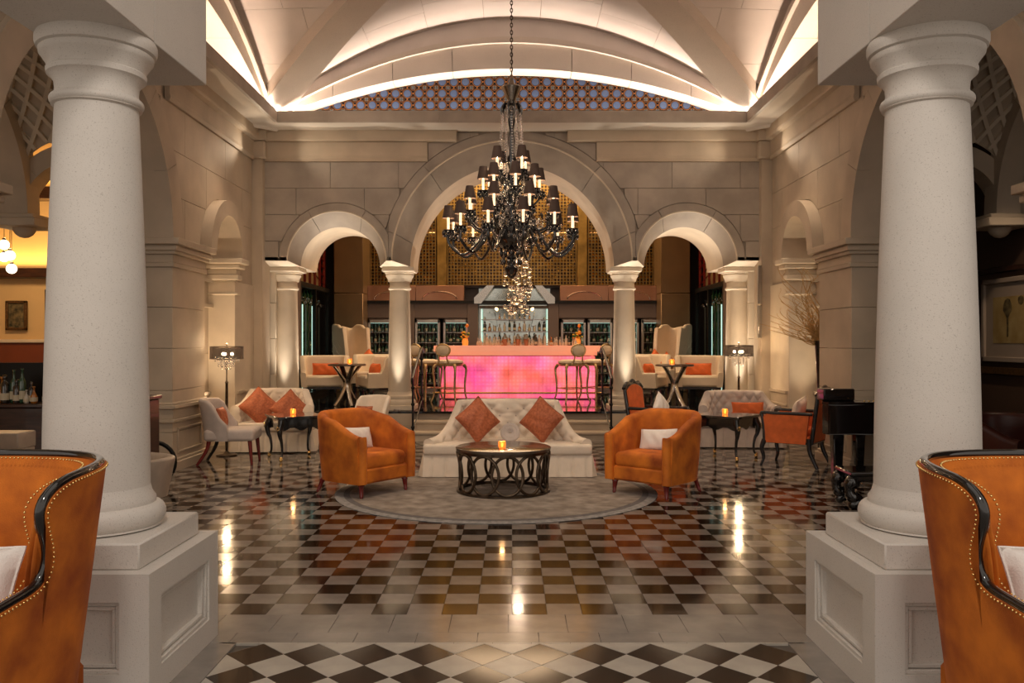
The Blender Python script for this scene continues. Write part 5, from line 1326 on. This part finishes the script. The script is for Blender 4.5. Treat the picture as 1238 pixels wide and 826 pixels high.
# left lit room: end wall facing the camera
bm = nb(); b2(bm, -9, -4.16, 12.2, 12.3, 1.55, 5.3); WL = obj('wall_left_room', bm, 'creamwall', kind='structure', label='cream wall of the lit room beyond the left aisle')
bm = nb(); b2(bm, -9, -4.16, 12.16, 12.3, 0, 1.53); obj('wainscot', bm, 'redwall', WL); bm = nb(); b2(bm, -9, -4.16, 12.12, 12.2, 1.53, 1.58, .01); obj('dado_rail', bm, 'cream2', WL)
bm = nb(); b2(bm, -9, -4.16, 11.95, 12.2, 2.45, 2.58, .01); obj('picture_rail', bm, 'walnut', WL); bm = nb(); b2(bm, -9, -4.16, 11.95, 12.2, 3.55, 3.72, .01); obj('upper_rail', bm, 'walnut', WL)
lamp('rail_cove_light', 'AREA', (-6.8, 12.06, 2.62), 22, (1, .60, .18), UP, 3.6, sy=.06); lamp('rail_cove_light', 'AREA', (-6.8, 12.06, 3.76), 16, (1, .60, .18), UP, 3.6, sy=.06)
lamp('room_pendant_glow', 'POINT', (-6.2, 10.6, 3.0), 55, (1, .68, .36), size=.15)
bm = nb(); b2(bm, -9.1, -9, 2.0, 12.3, 0, 5.3); obj('wall_left_outer', bm, 'creamwall', kind='structure')
def painting(loc, rz, w_, h_, label, frame='gframe', inner='oldpaint', fw=.05, mount=0):
    t = thing('framed_picture', label, 'picture', loc, rz)
    bm = nb()
    for a in ((-w_/2, w_/2, h_/2-fw, h_/2), (-w_/2, w_/2, -h_/2, -h_/2+fw), (-w_/2, -w_/2+fw, -h_/2, h_/2), (w_/2-fw, w_/2, -h_/2, h_/2)): b2(bm, a[0], a[1], -.05, 0, a[2], a[3], .008)
    obj('frame', bm, frame, t)
    if mount:
        bm = nb(); b2(bm, -w_/2+fw, w_/2-fw, -.02, 0, -h_/2+fw, h_/2-fw); obj('mount', bm, 'mount', t)
    k = fw+mount; bm = nb(); b2(bm, -w_/2+k, w_/2-k, -.026, -.005, -h_/2+k, h_/2-k); obj('canvas', bm, inner, t)
    return t
painting((-7.05, 12.18, 1.92), 0, .30, .42, 'small dark painting in a carved frame, leftmost on the cream wall', fw=.04)
painting((-6.42, 12.18, 1.96), 0, .44, .66, 'taller dark painting in a carved frame beside the left foreground column', fw=.055)
def globe(x, y, z, label):
    t = thing('globe_pendant', label, 'pendant light', (x, y, z), group='cluster of opal globe pendants')
    bm = nb(); sph(bm, (0, 0, 0), .058, 20, 14); obj('globe', bm, 'globe', t)
    bm = nb(); lathe(bm, [(.02, .055), (.02, .075), (.006, .08)], 10); tube(bm, [(0, 0, .07), (0, 0, 5.28-z)], .004, 5); obj('stem', bm, 'bronze', t)
for px, py, Y, l in ((5, 296, 9.9, 'opal globe pendant, highest of the cluster in the left room'), (12, 309, 9.7, 'opal globe pendant, right one of the cluster in the left room'), (5, 311, 10.2, 'opal globe pendant at the left edge of the cluster in the left room'), (14, 325, 9.9, 'opal globe pendant, lowest of the cluster in the left room')):
    globe(*W(px, py, Y), l)
# console with bottles in the left aisle
t = thing('bottle_console', 'dark wooden bottle console against an arched panel, left aisle', 'console', (-5.25, 9.1, 0))
bm = nb(); box(bm, (0, 0, .545), (1.3, .40, .63), .01); obj('body', bm, 'walnut', t); bm = nb(); box(bm, (0, 0, .88), (1.36, .46, .04), .008); obj('top', bm, 'walnut', t)
bm = nb(); pts = [(-.7, .2), (.42, .2), (.42, 1.10)]+[(.42-.22+.22*cos(a), 1.10+.22*sin(a)) for a in [pi/2*k/8 for k in range(1, 9)]]+[(-.7, 1.32)]
prism(bm, pts, lambda x, z: (x, .24, z), lambda x, z: (x, .28, z)); obj('arched_panel', bm, 'iron', t)
for i, (px, k, sc) in enumerate(((3, 1, 1.4), (8, 2, 1.2), (17, 3, 1.25), (22, 2, 1.0), (27, 3, 1.3), (34, 5, .8), (38, 2, .9), (43, 1, .9), (56, 1, 1.0))):
    x = (px-CX)*9.0/FPX; lab = ('squat amber decanter', 'dark round-shouldered bottle', 'green glass bottle', 'short dark bottle', 'tall green glass bottle', 'squat clear decanter', 'small dark bottle', 'small squat amber bottle', 'amber bottle')[i]
    bottle(k, (x, 9.0-.03*(i % 2), .90), '%s on the dark console, left aisle, %s' % (lab, ('first', 'second', 'third', 'fourth', 'fifth', 'sixth', 'seventh', 'eighth', 'last')[i]+' from the left'), 'bottles on the aisle console', sc)
# parapet with leather banquette
t = thing('stone_parapet', 'low pale stone parapet behind the left foreground wing chair', 'parapet', (-3.60, 6.35, 0))
for k in range(3):
    x0 = -1.5+k*.5; bm = nb(); b2(bm, x0+.002, x0+.498, -.12, .12, .76, .88, .008); obj('coping_stone', bm, 'marblecr', t)
bm = nb(); b2(bm, -1.5, .0, -.09, .10, .226, .76, .005); obj('parapet_body', bm, 'marblecr', t)
t = thing('leather_banquette', 'brown leather banquette back seen behind the left wing chair', 'banquette', (-3.56, 6.02, 0))
for k in range(3):
    bm = nb(); box(bm, (-1.2+k*.42, .05, .58), (.415, .14, .36), .03, seg=3); obj('back_pad', bm, 'leather', t)
bm = nb(); box(bm, (-.78, -.18, .38), (1.26, .5, .12), .04); obj('seat', bm, 'leather', t); bm = nb(); box(bm, (-.78, -.15, .275), (1.2, .42, .09)); obj('base', bm, 'walnut', t)
SON[0] = False
# dark cabinet and cream tub chair peeping past the left column
t = thing('dark_cabinet', 'dark wooden cabinet just behind the left foreground column', 'cabinet', (-3.86, 8.60, 0))
bm = nb(); box(bm, (0, 0, .50), (.42, .5, .92), .01); obj('body', bm, 'walnut', t); bm = nb(); box(bm, (0, 0, .98), (.46, .54, .04), .008); obj('top', bm, 'walnut', t)
bm = nb(); b2(bm, -.2, .2, -.262, -.25, .08, .92, .004); d = obj('door', bm, 'walnut', t); bm = nb(); sph(bm, (.14, -.275, .5), .014, 8, 6); obj('knob', bm, 'brass', d)
t = thing('brass_bowl', 'small brass lidded bowl on the dark cabinet', 'bowl', (-3.74, 8.50, 1.0)); bm = nb(); lathe(bm, [(.04, 0), (.06, .01), (.075, .04), (.07, .055)], 20); obj('bowl', bm, 'brass', t)
bm = nb(); lathe(bm, [(.07, .056), (.05, .085), (.012, .10), (.012, .115), (.018, .12), (.001, .13)], 20); obj('lid', bm, 'brass', t)
t = thing('cream_tub_chair', 'cream leather tub chair behind the left foreground pedestal', 'armchair', (-3.46, 7.75, 0), R(-120))
path = upath(.60, .58, 30, 2.4); bm = nb(); shell(bm, path, .14, .50, .08, flare=.20, nz=8, round_=.3); obj('backrest', bm, 'marblecr', t)
bm = nb(); box(bm, (0, -.03, .28), (.46, .5, .20), .04, seg=3); obj('seat', bm, 'marblecr', t); bm = nb(); lathe(bm, [(.24, 0), (.24, .02), (.05, .04), (.04, .16)], 24); obj('swivel_base', bm, 'iron', t)
bm = nb(); tube(bm, [(.22*cos(2*pi*k/28), 0, .22*sin(2*pi*k/28)) for k in range(28)], .024, 8, closed=True); obj('black_hoop', bm, 'iron', loc=(-3.86, 9.2, .244), rot=(0, 0, R(10)), label='black hoop standing behind the cream tub chair by the left pier', cat='hoop')
SON[0] = True
# right aisle: brown wall with picture, dark red chair
bm = nb(); b2(bm, 5.75, 5.85, 2.0, 12.3, 0, 5.3); WR = obj('wall_right_room', bm, 'brownwall', kind='structure', label='brown grasscloth wall of the right aisle')
bm = nb(); b2(bm, 5.70, 5.75, 2.0, 12.2, 2.36, 2.42, .008); obj('picture_rail', bm, 'walnut', WR); bm = nb(); b2(bm, 5.70, 5.75, 2.0, 12.2, 1.16, 1.25, .01); obj('dado_rail', bm, 'gframe', WR)
bm = nb(); b2(bm, 4.16, 5.85, 12.2, 12.3, 0, 5.3); obj('wall_right_end', bm, 'brownwall', kind='structure')
t = painting((5.74, 9.75, 1.80), R(-90), 1.24, .98, 'framed print of a dark flower head on the brown wall, right aisle', frame='mount', inner='canvas', fw=.06, mount=.16)
bm = nb(); k_ = .0
lathe(bm, [(.001, .30), (.05, .28), (.085, .22), (.09, .16), (.05, .12), (.022, .08), (.018, -.14), (.001, -.15)], 16)
for v in bm.verts: v.co.y *= .06
obj('printed_bloom', bm, 'oldpaint', t, loc=(-.1, -.028, -.05))
bm = nb(); lathe(bm, [(.001, .05), (.05, .03), (.06, 0), (.04, -.04), (.001, -.06)], 12)
for v in bm.verts: v.co.y *= .06
obj('printed_bud', bm, 'oldpaint', t, loc=(.16, -.028, .22))
SON[0] = False
t = thing('red_leather_chair', 'dark oxblood leather tub chair at the right edge behind the wing chair', 'armchair', (4.45, 7.75, 0), R(30))
path = upath(.9, .8, 32, 2.4); bm = nb(); shell(bm, path, .12, .86, .11, flare=.05, nz=8, round_=.5); obj('backrest', bm, 'oxb', t) if 0 else bm.free()
M['oxb'] = mat('oxblood leather', (.045, .008, .005), .35, var=.2)
bm = nb(); shell(bm, path, .12, lambda u: .72+.16*sm((1-abs(u*2-1))/.6), .11, flare=.05, nz=8, round_=.5); obj('backrest', bm, 'oxb', t)
bm = nb(); box(bm, (0, -.05, .32), (.68, .66, .24), .05, seg=3); obj('seat', bm, 'oxb', t)
for sx in (-1, 1):
    for sy in (-1, 1): bm = nb(); turned_leg(bm, sx*.3, sy*.28, .14, .03, .02); obj('leg', bm, 'blackwood', t)
SON[0] = True
lamp('aisle_spot', 'SPOT', (4.9, 7.3, 4.4), 60, (1, .75, .5), size=.05, spot=60, blend=.8).rotation_euler = (0, R(-8), 0)
o = lamp('picture_fill_spot', 'SPOT', (4.7, 7.9, 3.9), 90, (1, .74, .5), size=.05, spot=42, blend=1); aim(o, (5.74, 9.6, 1.7))  # added spot without a fixture, brightens the framed print
lamp('aisle_spot', 'SPOT', (-4.9, 7.3, 4.4), 60, (1, .75, .5), size=.05, spot=70, blend=.8)

# ================================================================ CHANDELIER
CHX, CHY = -.005, 8.10
ch = thing('chandelier', 'great black crystal chandelier with brown shades hanging over the central rug', 'chandelier', (CHX, CHY, 0))
bm = nb(); lathe(bm, [(.10, 5.82), (.12, 5.80), (.06, 5.76), (.02, 5.72)], 20); obj('ceiling_rose', bm, 'bronze', ch)
LK = nb(); ps = [(.011*cos(a), 0, .022*sin(a)) for a in [2*pi*k/14 for k in range(14)]]; tube(LK, ps, .0045, 6, closed=True); bmesh.ops.recalc_face_normals(LK, faces=LK.faces)
LM = bpy.data.meshes.new('chain_link'); LK.to_mesh(LM); LK.free(); LM.materials.append(M['bronze'])
z = 4.06; k = 0
while z < 5.74: share('chain_link', LM, ch, (0, 0, z), (0, 0, pi/2*(k % 2))); z += .035; k += 1
bm = nb(); lathe(bm, [(.015, 3.76), (.03, 3.78), (.022, 3.80), (.05, 3.86), (.085, 3.93), (.10, 3.955), (.09, 3.965), (.04, 3.97), (.03, 4.0), (.012, 4.05)], 24); obj('top_cup', bm, 'silver', ch)
bm = nb()
for k in range(10):
    a = 2*pi*k/10; u = (cos(a), sin(a)); tube(bm, [(.02*u[0], .02*u[1], 3.79), (.07*u[0], .07*u[1], 3.80), (.10*u[0], .10*u[1], 3.75), (.095*u[0], .095*u[1], 3.70)], [.010, .016, .014, .004], 6)
obj('crown_leaves', bm, 'bcryst', ch)
bm = nb(); lathe(bm, [(.02, 2.2), (.03, 2.24), (.02, 2.28), (.05, 2.34), (.03, 2.38), (.07, 2.44), (.04, 2.47), (.13, 2.52), (.17, 2.58), (.16, 2.62), (.06, 2.64), (.03, 2.70), (.05, 2.78), (.025, 2.84), (.055, 2.92), (.03, 3.0), (.045, 3.10), (.022, 3.18), (.05, 3.27), (.03, 3.32), (.04, 3.45), (.02, 3.55), (.04, 3.64), (.022, 3.76)], 20); obj('stem', bm, 'bcryst', ch)
bm = nb(); lathe(bm, [(.02, 2.40), (.10, 2.44), (.165, 2.52), (.185, 2.60), (.19, 2.615), (.175, 2.62)], 28); obj('bowl', bm, 'bcryst', ch)
bm = nb(); lathe(bm, [(.02, 2.15), (.05, 2.18), (.075, 2.24), (.04, 2.27)], 16)
for k in range(10): a = 2*pi*k/10; ico(bm, (.085*cos(a), .085*sin(a), 2.30), .02, 1, (1, 1, 1.6)); ico(bm, (.10*cos(a+.3), .10*sin(a+.3), 2.38), .022, 1, (1, 1, 1.5))
obj('finial', bm, 'bcryst', ch)
# strings of clear beads from crown to bowl
for k in range(12):
    a = 2*pi*k/12; bm = nb()
    for i in range(44):
        q = i/43; r_ = .085+.02*sin(pi*q)+(.03*q); z = 3.74-1.12*q; ico(bm, (r_*cos(a+q*.25), r_*sin(a+q*.25), z), .0095, 1)
    obj('bead_string', bm, 'cryst', ch, kind='stuff')
random.seed(4)
for mm, nn, cnt_ in (('bcryst', 'black_prisms', 150), ('cryst', 'clear_prisms', 110)):
    bm = nb()
    for _ in range(cnt_):
        a = random.uniform(0, 6.283); z = random.uniform(2.42, 3.05); r_ = random.uniform(.05, .34 if z < 2.75 else .20)*(1.15-.3*(z-2.4)); ico(bm, (r_*cos(a), r_*sin(a), z), random.uniform(.010, .019), 1, (1, 1, random.uniform(1.2, 2.2)))
    obj(nn, bm, mm, ch, kind='stuff')
# arm kit shared between all arms
def me_of(bm, m, nm):
    bmesh.ops.recalc_face_normals(bm, faces=bm.faces); me = bpy.data.meshes.new(nm); bm.to_mesh(me); bm.free(); me.polygons.foreach_set('use_smooth', [True]*len(me.polygons)); me.set_sharp_from_angle(angle=R(45)); me.materials.append(M[m]); return me
bm = nb(); lathe(bm, [(.057, 0), (.036, .118)], 20)
for f in [f for f in bm.faces if len(f.verts) > 4]: bm.faces.remove(f)
r = bmesh.ops.extrude_face_region(bm, geom=bm.faces[:])
for v in r['geom']:
    if isinstance(v, bmesh.types.BMVert): v.co.x *= .96; v.co.y *= .96
SHM = me_of(bm, 'shade', 'lamp_shade')
bm = nb(); lathe(bm, [(.012, 0), (.0125, .12), (.010, .125)], 10); CAM_ = me_of(bm, 'candle', 'candle')
bm = nb(); sph(bm, (0, 0, 0), 1, 8, 6, (.012, .012, .022)); BUM = me_of(bm, 'bulb', 'bulb')
bm = nb(); lathe(bm, [(.008, -.035), (.02, -.02), (.052, -.002), (.060, .008), (.054, .008), (.014, 0)], 14)
for k in range(9): a = 2*pi*k/9; ico(bm, (.05*cos(a), .05*sin(a), -.022), .0115, 1, (1, 1, 1.9)); ico(bm, (.036*cos(a+.3), .036*sin(a+.3), -.045), .010, 1, (1, 1, 1.6))
CUM = me_of(bm, 'bcryst', 'drip_cup')
bm = nb()
for k in range(6): a = 2*pi*k/6; ico(bm, (.05*cos(a), .05*sin(a), -.05), .007, 1, (1, 1, 1.4))
DRM = me_of(bm, 'cryst', 'crystal_drops')
def tier(n, rad, zcup, zroot, rroot, a0, drop, r_t=.014):
    ps = bez([(rroot, 0, zroot), (rroot+(rad-rroot)*.22, 0, zroot+.03), (rroot+(rad-rroot)*.45, 0, zroot-drop*.6), (rroot+(rad-rroot)*.72, 0, zcup-drop), (rad-.01, 0, zcup-drop*.55), (rad, 0, zcup-.02)], 6)
    bm = nb(); tube(bm, ps, r_t, 7)
    for i in range(4, len(ps)-2, 2):
        pass
    AM = me_of(bm, 'bcryst', 'arm')
    bm = nb()
    for i in range(0, 18):
        q = i/17; x = .10+(rad-.10)*q; zz = zroot+.10-(zroot+.10-zcup)*q-.20*sin(pi*q)*drop*3; ico(bm, (x, .02*sin(pi*q), zz), .0075, 1)
    GM = me_of(bm, 'cryst', 'bead_swag')
    for k in range(n):
        a = a0+2*pi*k/n; ar = share('arm', AM, ch, (0, 0, 0), (0, 0, a))
        for nm, me, zz in (('drip_cup', CUM, 0), ('crystal_drops', DRM, 0), ('candle', CAM_, .0), ('bulb', BUM, .150), ('lamp_shade', SHM, .118)): share(nm, me, ar, (rad, 0, zcup+zz), kind='stuff' if nm == 'crystal_drops' else None)
        share('bead_swag', GM, ar, kind='stuff')
o = lamp('vault_fill_spot', 'SPOT', (CHX, CHY, 4.01), 130, (1, .82, .66), UP, size=.02, spot=165, blend=1)  # unseen spot added above the cup to brighten the vault ribs
tier(12, .60, 2.585, 2.60, .12, R(10), .22)
tier(8, .42, 2.76, 2.70, .06, R(-22), .16, .011)
tier(8, .27, 2.965, 2.90, .04, R(8), .12, .010)
tier(4, .165, 3.145, 3.08, .03, R(36), .08, .009)

# ---- everything beyond the foreground was laid out on a smaller module: bring it to full size about the eye point
E0 = Vector((0, 0, H))
for o in SC:
    o.location = E0+(Vector(o.location)-E0)*KS
    if o.type == 'LIGHT':
        L_ = o.data; L_.energy *= KS*KS
        if L_.type == 'AREA': L_.size *= KS; L_.size_y *= KS
        else: L_.shadow_soft_size *= KS
    else: o.scale = Vector(o.scale)*KS
